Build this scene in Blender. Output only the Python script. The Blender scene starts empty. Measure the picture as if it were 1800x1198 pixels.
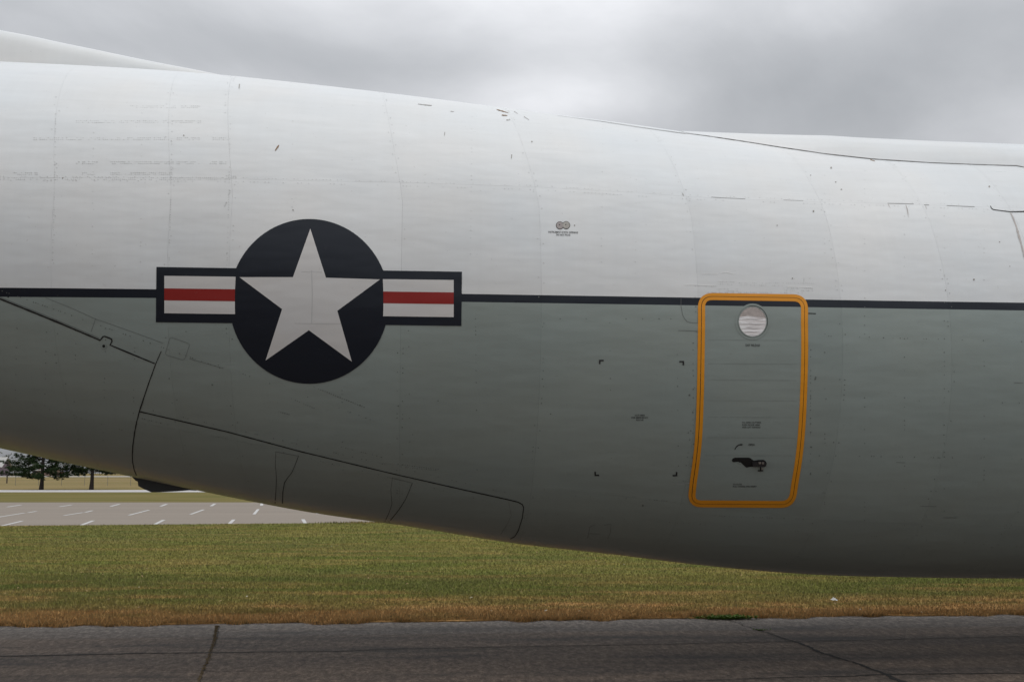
import bpy, math, random
import numpy as np
from mathutils import Vector

random.seed(7)
rng = np.random.default_rng(7)
scene = bpy.context.scene
col = scene.collection
R = math.radians

# ------------------------------------------------------------------ camera
CAMZ = 1.75
PITCH = math.atan(232 / 1800.0)
F = 1800.0
cam_d = bpy.data.cameras.new('camera')
cam_d.sensor_width = 36.0
cam_d.lens = 36.0
cam_d.clip_start = 0.1
cam_d.clip_end = 6000
cam = bpy.data.objects.new('camera', cam_d)
cam.location = (0, 0, CAMZ)
cam.rotation_euler = (R(90) + PITCH, 0, 0)
col.objects.link(cam)
scene.camera = cam

# ------------------------------------------------------------------ sky, sun
SUN_EL, SUN_ROT = R(52), R(200)
world = bpy.data.worlds.new('World')
scene.world = world
world.use_nodes = True
nt = world.node_tree
nt.nodes.clear()


class NG:
    """tiny node-graph helper"""
    def __init__(self, tree):
        self.t = tree

    def n(self, kind, props=None, **ins):
        nd = self.t.nodes.new(kind)
        for k, v in (props or {}).items():
            setattr(nd, k, v)
        for k, v in ins.items():
            key = int(k[1:]) if k[0] == '_' and k[1:].isdigit() else k.replace('_', ' ')
            self.put(nd, key, v)
        return nd

    def put(self, nd, key, v):
        s = nd.inputs[key]
        if isinstance(v, bpy.types.NodeSocket):
            self.t.links.new(v, s)
        elif isinstance(v, bpy.types.Node):
            self.t.links.new(v.outputs[0], s)
        else:
            s.default_value = v

    def math(self, op, a, b=0.0, c=0.0, clamp=False):
        nd = self.t.nodes.new('ShaderNodeMath')
        nd.operation = op
        nd.use_clamp = clamp
        for i, v in enumerate((a, b, c)):
            self.put(nd, i, v)
        return nd.outputs[0]

    def mix(self, fac, a, b, mode='MIX'):
        nd = self.t.nodes.new('ShaderNodeMix')
        nd.data_type = 'RGBA'
        nd.blend_type = mode
        self.put(nd, 0, fac)
        for i, v in ((6, a), (7, b)):
            if isinstance(v, (tuple, list)) and len(v) == 3:
                v = (*v, 1)
            self.put(nd, i, v)
        return nd.outputs[2]

    def ramp(self, fac, stops, interp='LINEAR'):
        nd = self.t.nodes.new('ShaderNodeValToRGB')
        nd.color_ramp.interpolation = interp
        self.put(nd, 0, fac)
        el = nd.color_ramp.elements
        while len(el) < len(stops):
            el.new(0.5)
        for e, (p, c) in zip(el, stops):
            e.position = p
            e.color = (c, c, c, 1) if not isinstance(c, (tuple, list)) else (*c, 1)
        return nd.outputs[0]

    def noise(self, vec, scale, detail=3.0, rough=0.5, distort=0.0, color=False):
        nd = self.t.nodes.new('ShaderNodeTexNoise')
        self.put(nd, 'Vector', vec)
        nd.inputs['Scale'].default_value = scale
        nd.inputs['Detail'].default_value = detail
        nd.inputs['Roughness'].default_value = rough
        nd.inputs['Distortion'].default_value = distort
        return nd.outputs[1 if color else 0]

    def scaled(self, vec, s, off=(0, 0, 0)):
        nd = self.t.nodes.new('ShaderNodeMapping')
        self.put(nd, 'Vector', vec)
        nd.inputs['Scale'].default_value = s
        nd.inputs['Location'].default_value = off
        return nd.outputs[0]

    def sep(self, vec):
        nd = self.t.nodes.new('ShaderNodeSeparateXYZ')
        self.put(nd, 0, vec)
        return nd.outputs


g = NG(nt)
tc = g.n('ShaderNodeTexCoord').outputs['Generated']
sx, sy, sz = g.sep(tc)[:3]
zc_ = g.math('MAXIMUM', sz, 0.0)
den = g.math('ADD', zc_, 0.30)
cv = g.n('ShaderNodeCombineXYZ', X=g.math('DIVIDE', sx, den), Y=g.math('DIVIDE', sy, den), Z=0.37).outputs[0]
n1 = g.noise(cv, 1.7, 9.0, 0.55, 0.35)
n2 = g.noise(g.scaled(cv, (1, 1.5, 1), (3.1, 1.7, 0.4)), 0.85, 4.0, 0.5, 0.1)
cl = g.math('ADD', g.math('MULTIPLY', n1, 0.60), g.math('MULTIPLY', n2, 0.47))


def blob(px, py, w, h, amt):
    """a soft bright or dark mass of cloud round one sky direction"""
    d = Vector(((px - 900) / F, 1.0, (599 - py) / F))
    y = d.y * math.cos(PITCH) - d.z * math.sin(PITCH)
    z = d.y * math.sin(PITCH) + d.z * math.cos(PITCH)
    d = Vector((d.x, y, z)).normalized()
    ax = g.math('DIVIDE', g.math('SUBTRACT', sx, d.x), w / F)
    az = g.math('DIVIDE', g.math('SUBTRACT', sz, d.z), h / F)
    r2 = g.math('ADD', g.math('MULTIPLY', ax, ax), g.math('MULTIPLY', az, az))
    front = g.math('GREATER_THAN', sy, 0.0)
    e = g.math('POWER', 2.718, g.math('MULTIPLY', r2, -1.0))
    return g.math('MULTIPLY', g.math('MULTIPLY', e, amt), front)


for b in ((980, 175, 230, 60, 0.24), (1080, 10, 300, 85, 0.12), (1500, 140, 360, 110, -0.20),
          (690, 125, 260, 60, -0.13), (640, 10, 160, 45, 0.03), (150, 40, 380, 100, -0.15), (1700, 30, 200, 40, -0.04)):
    cl = g.math('ADD', cl, blob(*b))
lum = g.ramp(cl, [(0.32, 0.37), (0.46, 0.46), (0.58, 0.58), (0.64, 0.66), (0.78, 0.90)])
grad = g.math('ADD', g.math('MULTIPLY', zc_, 1.42), 0.56)          # overcast: the zenith is brighter
skyc = g.mix(g.math('MULTIPLY', cl, 1.2, clamp=True), (0.925, 0.985, 1.06), (0.985, 0.99, 1.02))
skyc = g.mix(1.0, skyc, lum, 'MULTIPLY')
gr = g.n('ShaderNodeCombineColor', Red=grad, Green=grad, Blue=grad).outputs[0]
skyc = g.mix(1.0, skyc, gr, 'MULTIPLY')
below = g.math('LESS_THAN', sz, -0.002)
skyc = g.mix(below, skyc, (0.10, 0.10, 0.08))
bg_cloud = g.n('ShaderNodeBackground', Color=skyc, Strength=1.0)
nish = g.n('ShaderNodeTexSky', {'sky_type': 'NISHITA', 'sun_disc': False, 'sun_elevation': SUN_EL,
                                'sun_rotation': SUN_ROT, 'dust_density': 3.0})
bg_sky = g.n('ShaderNodeBackground', Color=nish.outputs[0], Strength=0.1)
mx = g.n('ShaderNodeMixShader', _0=0.97, _1=bg_sky, _2=bg_cloud)
g.n('ShaderNodeOutputWorld', Surface=mx)

sun_d = bpy.data.lights.new('sun', 'SUN')
sun_d.energy = 0.5
sun_d.angle = R(50)
sun_d.color = (1.0, 0.97, 0.92)
sun = bpy.data.objects.new('sun', sun_d)
az = SUN_ROT
dirv = Vector((math.sin(az) * math.cos(SUN_EL), math.cos(az) * math.cos(SUN_EL), math.sin(SUN_EL)))
# the brightest cloud stands nearly overhead
SUN_DIR = Vector((0.12, -0.12, 0.98)).normalized()
nish.sun_elevation = math.asin(SUN_DIR.z)
nish.sun_rotation = math.atan2(SUN_DIR.x, SUN_DIR.y)
sun.rotation_euler = SUN_DIR.to_track_quat('Z', 'Y').to_euler()
col.objects.link(sun)

vs = scene.view_settings
vs.view_transform = 'Standard'
vs.look = 'None'
vs.exposure = 0.15
vs.gamma = 1.0
vs.use_curve_mapping = False
scene.cycles.max_bounces = 6
scene.cycles.diffuse_bounces = 3
scene.cycles.glossy_bounces = 3

# ------------------------------------------------------------------ helpers


def tag(o, label=None, cat=None, group=None, kind=None):
    if label: o['label'] = label
    if cat: o['category'] = cat
    if group: o['group'] = group
    if kind: o['kind'] = kind
    return o


def empty(name, loc, rz=0.0):
    o = bpy.data.objects.new(name, None)
    o.location = loc
    o.rotation_euler = (0, 0, rz)
    col.objects.link(o)
    return o


def mesh_obj(name, verts, faces, mat, parent=None, smooth=False, normals=None):
    me = bpy.data.meshes.new(name)
    me.from_pydata([tuple(map(float, v)) for v in verts], [], faces)
    me.update()
    if smooth or normals is not None:
        me.polygons.foreach_set('use_smooth', [True] * len(me.polygons))
    if normals is not None:
        me.normals_split_custom_set_from_vertices([tuple(map(float, n)) for n in normals])
    if mat: me.materials.append(mat)
    o = bpy.data.objects.new(name, me)
    col.objects.link(o)
    if parent: o.parent = parent
    return o


def new_mat(name):
    m = bpy.data.materials.new(name)
    m.use_nodes = True
    t = m.node_tree
    t.nodes.clear()
    gg = NG(t)
    b = gg.n('ShaderNodeBsdfPrincipled')
    out = gg.n('ShaderNodeOutputMaterial', Surface=b)
    return m, gg, b


def bump(gg, b, height, strength, dist):
    nd = gg.n('ShaderNodeBump', Height=height, Strength=strength, Distance=dist)
    gg.put(b, 'Normal', nd.outputs[0])


def simple(name, c, rough=0.6, var=0.15, scale=8.0, metal=0.0, spec=0.5):
    m, gg, b = new_mat(name)
    ob = gg.n('ShaderNodeTexCoord').outputs['Object']
    n = gg.noise(ob, scale, 4)
    f = gg.math('ADD', gg.math('MULTIPLY', n, 2 * var), 1 - var)
    cc = gg.n('ShaderNodeCombineColor', Red=f, Green=f, Blue=f).outputs[0]
    gg.put(b, 'Base Color', gg.mix(1.0, c, cc, 'MULTIPLY'))
    gg.put(b, 'Roughness', rough)
    gg.put(b, 'Metallic', metal)
    gg.put(b, 'Specular IOR Level', spec)
    return m


# ------------------------------------------------------------------ aircraft geometry (analytic skin)
YAW = R(5.6)
D = 10.35
W_K = [(-16, 1.0), (-12, 1.45), (-8, 1.83), (-5, 2.03), (-2.5, 2.12), (0, 2.15), (16, 2.15)]
T_K = [(-16, 5.72), (-6, 5.69), (-5, 5.68), (-4, 5.669), (-3, 5.64), (-2, 5.573), (-1, 5.489), (0, 5.394), (1, 5.296),
       (2, 5.185), (3, 5.118), (4, 5.095), (5, 5.09), (6, 5.085), (7, 5.08), (16, 5.08)]
B_K = [(-16, 4.25), (-6, 2.225), (-5, 2.005), (-4, 1.785), (-3, 1.572), (-2, 1.375), (-1, 1.229), (0, 1.066), (1, 0.948),
       (2, 0.824), (3, 0.737), (4, 0.7), (5, 0.679), (6, 0.674), (7, 0.672), (16, 0.672)]


def hermite(K, x):
    xs = np.array([k[0] for k in K], float)
    ys = np.array([k[1] for k in K], float)
    d = np.diff(ys) / np.diff(xs)
    m = np.zeros(len(xs))
    m[0] = d[0]; m[-1] = d[-1]
    for i in range(1, len(xs) - 1):
        h0 = xs[i] - xs[i - 1]; h1 = xs[i + 1] - xs[i]
        m[i] = (d[i - 1] * h1 + d[i] * h0) / (h0 + h1)
    x = np.asarray(x, float)
    i = np.clip(np.searchsorted(xs, x) - 1, 0, len(xs) - 2)
    h = xs[i + 1] - xs[i]
    t = np.clip((x - xs[i]) / h, 0, 1)
    return ((2 * t**3 - 3 * t**2 + 1) * ys[i] + (t**3 - 2 * t**2 + t) * h * m[i]
            + (-2 * t**3 + 3 * t**2) * ys[i + 1] + (t**3 - t**2) * h * m[i + 1])


def skin0(s, p):
    w = hermite(W_K, s); t = hermite(T_K, s); b = hermite(B_K, s)
    return np.stack([s + 0 * p, -w * np.cos(p), (t + b) / 2 + (t - b) / 2 * np.sin(p)], -1)


def skin_n(s, p):
    e = 1e-3
    a = skin0(s + e, p) - skin0(s - e, p)
    b = skin0(s, p + e) - skin0(s, p - e)
    n = np.cross(a, b)
    return n / np.linalg.norm(n, axis=-1, keepdims=True)


def skin(s, p, off=0.0):
    s = np.asarray(s, float); p = np.asarray(p, float)
    off = np.asarray(off, float)
    n = skin_n(s, p)
    return skin0(s, p) + n * (off[..., None] if off.ndim else off), n


def to_world(v):
    c, sn = math.cos(YAW), math.sin(YAW)
    return np.stack([c * v[..., 0] - sn * v[..., 1], D + sn * v[..., 0] + c * v[..., 1], v[..., 2]], -1)


def proj(v):
    c, sn = math.cos(PITCH), math.sin(PITCH)
    z = v[..., 2] - CAMZ
    d = v[..., 1] * c + z * sn
    u = -v[..., 1] * sn + z * c
    return np.stack([900 + F * v[..., 0] / d, 599 - F * u / d], -1)


def unproj(P):
    """photo measurements -> (station, angle) on the near side of the skin"""
    P = np.asarray(P, float).reshape(-1, 2)
    s = (P[:, 0] - 900) / 1800 * 8.6
    p = np.clip((640 - P[:, 1]) / 400, -1.3, 1.2)
    f = lambda s, p: proj(to_world(skin0(s, p)))
    for _ in range(30):
        q = f(s, p); e = 1e-4
        js = (f(s + e, p) - q) / e
        jp = (f(s, p + e) - q) / e
        r = P - q
        det = js[:, 0] * jp[:, 1] - js[:, 1] * jp[:, 0]
        det = np.where(np.abs(det) < 1e3, np.sign(det + 1e-9) * 1e3, det)
        ds = (r[:, 0] * jp[:, 1] - r[:, 1] * jp[:, 0]) / det
        dp = (js[:, 0] * r[:, 1] - js[:, 1] * r[:, 0]) / det
        s = s + np.clip(ds, -1, 1)
        p = np.clip(p + np.clip(dp, -0.25, 0.25), R(-100), R(86))
    return s, p


def onskin(P, off=0.0):
    s, p = unproj(P)
    return skin(s, p, off)


def dense(pts, step, closed=False):
    pts = [np.array(q, float) for q in pts]
    if closed: pts = pts + [pts[0]]
    out = []
    for a, b in zip(pts[:-1], pts[1:]):
        k = max(1, int(math.ceil(np.linalg.norm(b - a) / step)))
        out += [a + (b - a) * i / k for i in range(k)]
    if not closed: out.append(pts[-1])
    return np.array(out)


def offset_poly(P, d, closed=True):
    """move an outline sideways by d"""
    P = np.asarray(P, float)
    if closed:
        t = np.roll(P, -1, 0) - np.roll(P, 1, 0)
    else:
        t = np.gradient(P, axis=0)
    t = t / np.maximum(np.linalg.norm(t, axis=1, keepdims=True), 1e-9)
    n = np.stack([t[:, 1], -t[:, 0]], -1)
    return P + n * (np.asarray(d)[:, None] if np.ndim(d) else d)


def round_poly(P, r, k=7):
    out = []
    n = len(P)
    for i in range(n):
        a, b, c = (np.array(P[(i + j) % n][:2], float) for j in (-1, 0, 1))
        rr = P[i][2] if len(P[i]) > 2 else r
        if rr <= 0:
            out.append(b); continue
        u = a - b; lu = np.linalg.norm(u); v = c - b; lv = np.linalg.norm(v)
        q = min(rr, lu * 0.49, lv * 0.49)
        p0 = b + u / lu * q; p1 = b + v / lv * q
        for j in range(k + 1):
            t = j / k
            out.append((1 - t)**2 * p0 + 2 * t * (1 - t) * b + t * t * p1)
    return np.array(out)


craft = empty('transport_aircraft', (0, D, 0), YAW)
tag(craft, 'long white over grey aircraft fuselage with star roundel and orange outlined door', 'aircraft')


def fan(name, outline, off, mat, center=None, rings=6, step=9, thick=0.0015, parent=None):
    """skin-following plate inside a star-shaped outline, with a turned-down edge"""
    O = dense(outline, step, True)
    c = np.array(center if center is not None else O.mean(0))
    n = len(O)
    pts = [c[None]]
    for k in range(1, rings + 1):
        pts.append(c + (O - c) * (k / rings))
    P = np.concatenate(pts)
    V, N = onskin(P, off)
    E, EN = onskin(O, off - thick)
    faces = [(0, 1 + (i + 1) % n, 1 + i) for i in range(n)]
    for k in range(rings - 1):
        a = 1 + k * n
        for i in range(n):
            j = (i + 1) % n
            faces.append((a + i, a + j, a + n + j, a + n + i))
    V = np.concatenate([V, V[-n:], E]); N = np.concatenate([N, N[-n:], EN])
    a = len(P)
    for i in range(n):
        j = (i + 1) % n
        faces.append((a + i, a + j, a + n + j, a + n + i))
    # outward orientation
    f = faces[n + 1] if rings > 1 else faces[0]
    nn = np.cross(V[f[1]] - V[f[0]], V[f[2]] - V[f[1]])
    if np.dot(nn, N[f[0]]) < 0:
        faces = [tuple(reversed(q)) for q in faces]
    return mesh_obj(name, V, faces, mat, parent or craft, normals=N)


def band(name, A, B, off, mat, closed=True, parent=None, cross=1, thick=0.0015):
    """strip between two outlines with equal point counts"""
    n = len(A)
    rows = [np.asarray(A) + (np.asarray(B) - np.asarray(A)) * (k / cross) for k in range(cross + 1)]
    V, N = onskin(np.concatenate(rows), off)
    E0, N0 = onskin(rows[0], off - thick)
    E1, N1 = onskin(rows[-1], off - thick)
    if thick:
        V = np.concatenate([V, E0, E1]); N = np.concatenate([N, N0, N1])
    faces = []
    m = n if closed else n - 1
    b0 = (cross + 1) * n
    for i in range(m):
        j = (i + 1) % n
        for k in range(cross):
            faces.append((k * n + i, k * n + j, (k + 1) * n + j, (k + 1) * n + i))
        if thick:
            faces.append((b0 + i, b0 + j, j, i))
            faces.append((cross * n + i, cross * n + j, b0 + n + j, b0 + n + i))
    f = faces[0]
    nn = np.cross(V[f[1]] - V[f[0]], V[f[2]] - V[f[1]])
    if np.dot(nn, N[f[0]]) < 0:
        faces = [tuple(reversed(q)) for q in faces]
    return mesh_obj(name, V, faces, mat, parent or craft, normals=N)


def ribbon(name, pts, w, mat, off=0.0012, parent=None, closed=False, step=8, jit=0.0, ragged=0.0):
    P = dense(pts, step, closed)
    n = len(P)
    P = P + rng.normal(0, 1, P.shape) * jit
    ww = (np.interp(np.linspace(0, 1, n), np.linspace(0, 1, len(w)), w) if isinstance(w, (list, tuple)) else np.full(n, w)) / 2
    ww = ww * (1 + ragged * rng.uniform(-1, 1, n))
    return band(name, offset_poly(P, ww, closed), offset_poly(P, -ww, closed), off, mat, closed, parent, thick=0)


def ribbon_sp(name, sp, w, mat, off=0.0012, parent=None):
    """seam strip given directly by station and angle (degrees)"""
    sp = np.array(sp, float)
    t = np.linspace(0, 1, 40)
    tt = np.linspace(0, 1, len(sp))
    s = np.interp(t, tt, sp[:, 0]); p = np.radians(np.interp(t, tt, sp[:, 1]))
    dp = w / 2 / 2.15
    A, NA = skin(s, p + dp, off); B, NB = skin(s, p - dp, off)
    n = len(s)
    faces = [(i, n + i, n + i + 1, i + 1) for i in range(n - 1)]
    return mesh_obj(name, np.concatenate([A, B]), faces, mat, parent or craft, normals=np.concatenate([NA, NB]))


# ------------------------------------------------------------------ materials
# stripe heights along the fuselage, measured
_pt = [(0, 504.5), (140, 507), (275, 509), (812, 517), (1000, 519), (1230, 522), (1415, 526), (1600, 529), (1800, 532)]
_pb = [(0, 521), (140, 522.5), (275, 524), (812, 531), (1000, 533), (1230, 536), (1415, 539.5), (1600, 542), (1800, 546)]


def stripe_fit(P):
    V, _ = onskin(P)
    return np.polyfit(V[:, 0], V[:, 2], 2)


ZT, ZB = stripe_fit(_pt), stripe_fit(_pb)
WHITE = (0.785, 0.80, 0.80)
GREY = (0.300, 0.345, 0.325)
NAVY = (0.007, 0.011, 0.020)


def weathered(gg, b, basecol, rough=0.31, amount=1.0, panel_var=True, coat=True):
    ob = gg.n('ShaderNodeTexCoord').outputs['Object']
    # streaky fore-aft polish marks, slow patches, gravity runs
    a = gg.noise(gg.scaled(ob, (0.5, 3, 9)), 2.2, 6, 0.6)
    s2 = gg.noise(gg.scaled(ob, (1, 1, 1)), 0.9, 3, 0.5)
    run = gg.noise(gg.scaled(ob, (14, 0.4, 0.5)), 1.0, 3, 0.6)
    f = gg.math('ADD', gg.math('MULTIPLY', a, 0.10 * amount), gg.math('MULTIPLY', s2, 0.12 * amount))
    f = gg.math('ADD', f, gg.math('MULTIPLY', run, 0.05 * amount))
    f = gg.math('ADD', f, 1.0 - 0.135 * amount)
    if panel_var:
        oi = gg.n('ShaderNodeObjectInfo').outputs['Random']
        f = gg.math('ADD', f, gg.math('MULTIPLY', gg.math('SUBTRACT', oi, 0.5), 0.05))
    tint = gg.noise(gg.scaled(ob, (0.7, 0.7, 0.9)), 1.3, 3, 0.5)
    tc2 = gg.mix(tint, (1.05, 1.0, 0.95), (0.95, 1.0, 1.04))
    cc = gg.n('ShaderNodeCombineColor', Red=f, Green=f, Blue=f).outputs[0]
    c = gg.mix(1.0, basecol, cc, 'MULTIPLY')
    c = gg.mix(1.0, c, tc2, 'MULTIPLY')
    # small grime specks
    sp = gg.noise(ob, 34, 2, 0.5)
    spk = gg.ramp(sp, [(0.70, 0.0), (0.78, 1.0)])
    c = gg.mix(gg.math('MULTIPLY', spk, 0.16 * amount), c, (0.16, 0.14, 0.11))
    gg.put(b, 'Base Color', c)
    r = gg.math('ADD', gg.math('MULTIPLY', gg.noise(gg.scaled(ob, (0.6, 2, 6)), 3, 5), 0.16), rough - 0.08)
    gg.put(b, 'Roughness', r)
    gg.put(b, 'Specular IOR Level', 0.38)
    # oil-canning of thin sheet and brush texture
    w1 = gg.noise(gg.scaled(ob, (0.9, 1, 2.6)), 1.8, 2, 0.5)
    w2 = gg.noise(gg.scaled(ob, (0.6, 3, 6)), 4.0, 1, 0.4)
    h = gg.math('ADD', gg.math('MULTIPLY', w1, 1.0), gg.math('MULTIPLY', w2, 0.012))
    bump(gg, b, h, 0.6, 0.018)
    return ob


def paint(name, c, rough=0.31, amount=1.0):
    m, gg, b = new_mat(name)
    weathered(gg, b, (*c, 1), rough, amount, False)
    return m


def two_tone(name):
    m, gg, b = new_mat(name)
    ob = gg.n('ShaderNodeTexCoord').outputs['Object']
    x, y, z = gg.sep(ob)[:3]

    def above(K):
        q = gg.math('ADD', gg.math('MULTIPLY', gg.math('ADD', gg.math('MULTIPLY', x, float(K[0])), float(K[1])), x), float(K[2]))
        return gg.math('GREATER_THAN', z, q)
    c = gg.mix(above(ZB), GREY, NAVY)
    c = gg.mix(above(ZT), c, WHITE)
    weathered(gg, b, c)
    return m


M_skin = two_tone('two_tone_paint')
M_white = paint('white_paint', WHITE)
M_grey = paint('grey_paint', GREY)
M_greyd = paint('grey_paint_worn', (0.17, 0.185, 0.18), 0.45)
M_navy = paint('navy_paint', NAVY, 0.36, 0.6)
M_inswhite = paint('insignia_white', (0.70, 0.68, 0.66), 0.36, 0.7)
M_red = paint('insignia_red', (0.30, 0.019, 0.016), 0.38, 0.7)
M_orange = paint('orange_paint', (0.84, 0.335, 0.018), 0.4, 0.9)
M_seal_shadow = simple('black_seal_and_shadow', (0.012, 0.011, 0.010), 0.7)  # black for seals and gaps, also for the painted shadows
M_under = simple('zinc_primer_gap', (0.09, 0.085, 0.07), 0.8)
M_print = simple('stencil_ink', (0.02, 0.02, 0.022), 0.55)
M_rivet = simple('rivet_grime', (0.67, 0.68, 0.665), 0.4, 0.3, 60)
M_rivetg = simple('rivet_grime_grey', (0.135, 0.15, 0.138), 0.4, 0.3, 60)
M_rust = simple('rust_scratch', (0.28, 0.17, 0.09), 0.7, 0.4, 60)
M_chip = simple('bare_metal_scratch', (0.33, 0.31, 0.28), 0.5, 0.3, 60)
M_metal = simple('bare_steel', (0.55, 0.55, 0.54), 0.3, 0.2, 30, 0.9)
M_dark = simple('dark_olive_fairing_paint', (0.03, 0.035, 0.035), 0.5, 0.2, 10)
M_faint = simple('faint_seam', (0.50, 0.51, 0.50), 0.5, 0.15, 20)
M_faintg = simple('faint_seam_grey', (0.15, 0.16, 0.155), 0.5, 0.2, 20)
M_curtain = None

# ------------------------------------------------------------------ fuselage: inner hull + skin panels
S0, S1 = -14.0, 14.0


def loft(name, s_arr, p_arr, off, mat, parent, edge=0.0):
    s, p = np.meshgrid(s_arr, p_arr, indexing='ij')
    V, N = skin(s.ravel(), p.ravel(), off)
    n, m = len(s_arr), len(p_arr)
    faces = [(i * m + j, (i + 1) * m + j, (i + 1) * m + j + 1, i * m + j + 1) for i in range(n - 1) for j in range(m - 1)]
    if edge:
        loop = [i * m for i in range(n)] + [(n - 1) * m + j for j in range(1, m)] + \
               [i * m + m - 1 for i in range(n - 2, -1, -1)] + [j for j in range(m - 2, 0, -1)]
        sl = s.ravel()[loop]; pl = p.ravel()[loop]
        E, EN = skin(sl, pl, off - edge)
        b = len(V); k = len(loop)
        T, TN = V[loop], N[loop]
        V = np.concatenate([V, T, E]); N = np.concatenate([N, TN, EN])
        faces += [(b + i, b + k + i, b + k + (i + 1) % k, b + (i + 1) % k) for i in range(k)]
    return mesh_obj(name, V, faces, mat, parent, normals=N)


hull = loft('fuselage_shell', np.arange(S0, S1 + .01, 0.4), np.radians(np.arange(-90, 270.1, 4)), -0.006, M_under, craft)

brk_px = [98, 303, 411, 708, 945, 1203, 1430, 1600, 1745]
s_brk = list(unproj([(x, 320) for x in brk_px])[0])
s_all = [S0, -10.5, -7.9, s_brk[0] - 1.75] + s_brk + [s_brk[-1] + 1.6, 8.0, 11.0, S1]
# lengthwise lap joint on the near side
lapP = [(0, 312.5), (205, 313.5), (415, 315), (600, 319.5), (945, 329), (1200, 345), (1400, 353), (1560, 357.5), (1710, 363), (1800, 366)]
ls, lp = unproj(lapP)


def lap(s):
    return float(np.interp(s, ls, lp))


GAP = 0.0005


def lean(s, p):
    """frames of the swept-up tail lean aft towards the crown"""
    z = float(skin0(np.array(s), np.array(p))[2])
    k = min(1.0, max(0.0, (6.0 - s) / 6.0))
    return -k * 0.17 * max(0.0, z - 4.0) ** 1.0 - 0.02 * (4.0 - z) * 0


for a, b in zip(s_all[:-1], s_all[1:]):
    sa = np.linspace(a + GAP, b - GAP, max(3, int((b - a) / 0.22) + 1))
    levels = [lambda s: R(-90), lambda s: R(-47), lap, lambda s: R(90), lambda s: R(180) - lap(s), lambda s: R(227), lambda s: R(270)]
    for k in range(6):
        lo, hi = levels[k], levels[k + 1]
        m = 14
        gp_ = GAP / 2.15
        if k in (0, 1, 4): pass
        p = np.array([lo(q) + gp_ + (hi(q) - lo(q) - 2 * gp_) * j / m for q in sa for j in range(m + 1)])
        s = np.repeat(sa, m + 1)
        s = np.array([q + lean(q, w_) for q, w_ in zip(s, p)])
        V, N = skin(s, p, 0.0)
        n = len(sa); mm = m + 1
        faces = [(i * mm + j, (i + 1) * mm + j, (i + 1) * mm + j + 1, i * mm + j + 1) for i in range(n - 1) for j in range(m)]
        loop = [i * mm for i in range(n)] + [(n - 1) * mm + j for j in range(1, mm)] + \
               [i * mm + m for i in range(n - 2, -1, -1)] + [j for j in range(m - 1, 0, -1)]
        E, EN = skin(s[loop], p[loop], -0.005)
        bb = len(V); kk = len(loop)
        V = np.concatenate([V, V[loop], E]); N = np.concatenate([N, N[loop], EN])
        faces += [(bb + i, bb + kk + i, bb + kk + (i + 1) % kk, bb + (i + 1) % kk) for i in range(kk)]
        mesh_obj('skin_panel', V, faces, M_skin, craft, normals=N)


# end bulkheads so the fuselage is closed
for s_ in (S0, S1):
    p = np.linspace(0, 2 * math.pi, 49)[:-1]
    V, N = skin(np.full(48, s_), p, -0.006)
    mesh_obj('bulkhead', V, [tuple(range(48))], M_grey, craft)

# ------------------------------------------------------------------ dorsal fin fillet (left) and wing-root fairing (right)


def on_plane(P, y0):
    """photo measurement -> point of the aircraft's own plane y = y0"""
    out = []
    for px, py in P:
        d = np.array([(px - 900) / F, 1.0, (599 - py) / F])
        y = d[1] * math.cos(PITCH) - d[2] * math.sin(PITCH)
        z = d[1] * math.sin(PITCH) + d[2] * math.cos(PITCH)
        d = np.array([d[0], y, z])
        c, sn = math.cos(YAW), math.sin(YAW)
        o = np.array([0, -D, CAMZ])
        lo = np.array([c * o[0] + sn * o[1], -sn * o[0] + c * o[1], o[2]])
        ld = np.array([c * d[0] + sn * d[1], -sn * d[0] + c * d[1], d[2]])
        t = (y0 - lo[1]) / ld[1]
        q = lo + ld * t
        out.append((q[0], q[2]))
    return np.array(out)


rid = on_plane([(0, 52), (60, 63.5), (110, 75), (170, 87), (233, 100), (290, 111), (340, 120), (383, 128.5), (410, 134)], -0.05)
rs = list(rid[::-1, 0]); rz_ = list(rid[::-1, 1])
slope = (rz_[-1] - rz_[-3]) / (rs[-1] - rs[-3])
ss = np.concatenate([np.linspace(rs[0], rs[-1], 26), np.linspace(rs[-1] - 0.3, -9.0, 12)])
zz = []
for q in ss:
    if q >= rs[-1]:
        zz.append(np.interp(-q, -np.array(rs), rz_))
    else:
        dq = rs[-1] - q
        zz.append(rz_[-1] - slope * dq + 0.05 * dq * dq)
V = []; N = []
prof = [(-1.0, 0.0), (-0.93, 0.35), (-0.84, 0.62), (-0.70, 0.80), (-0.5, 0.915), (-0.28, 0.975), (-0.1, 0.998), (0.1, 0.998), (0.28, 0.975), (0.5, 0.915), (0.70, 0.80), (0.84, 0.62), (0.93, 0.35), (1.0, 0.0)]
for q, z in zip(ss, zz):
    base = float(hermite(T_K, q)) - 0.10
    hgt = max(z - base, 0.012)
    hw = 0.10 + 0.16 * min(1.0, (rs[0] - q) / 1.6)
    for u, v in prof:
        V.append((q, u * hw, base + hgt * v))
m = len(prof)
faces = [(i * m + j, i * m + j + 1, (i + 1) * m + j + 1, (i + 1) * m + j) for i in range(len(ss) - 1) for j in range(m - 1)]
faces.append(tuple(range(m)))
fin = mesh_obj('dorsal_fin_fillet', V, faces, M_white, craft, smooth=True)
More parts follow.
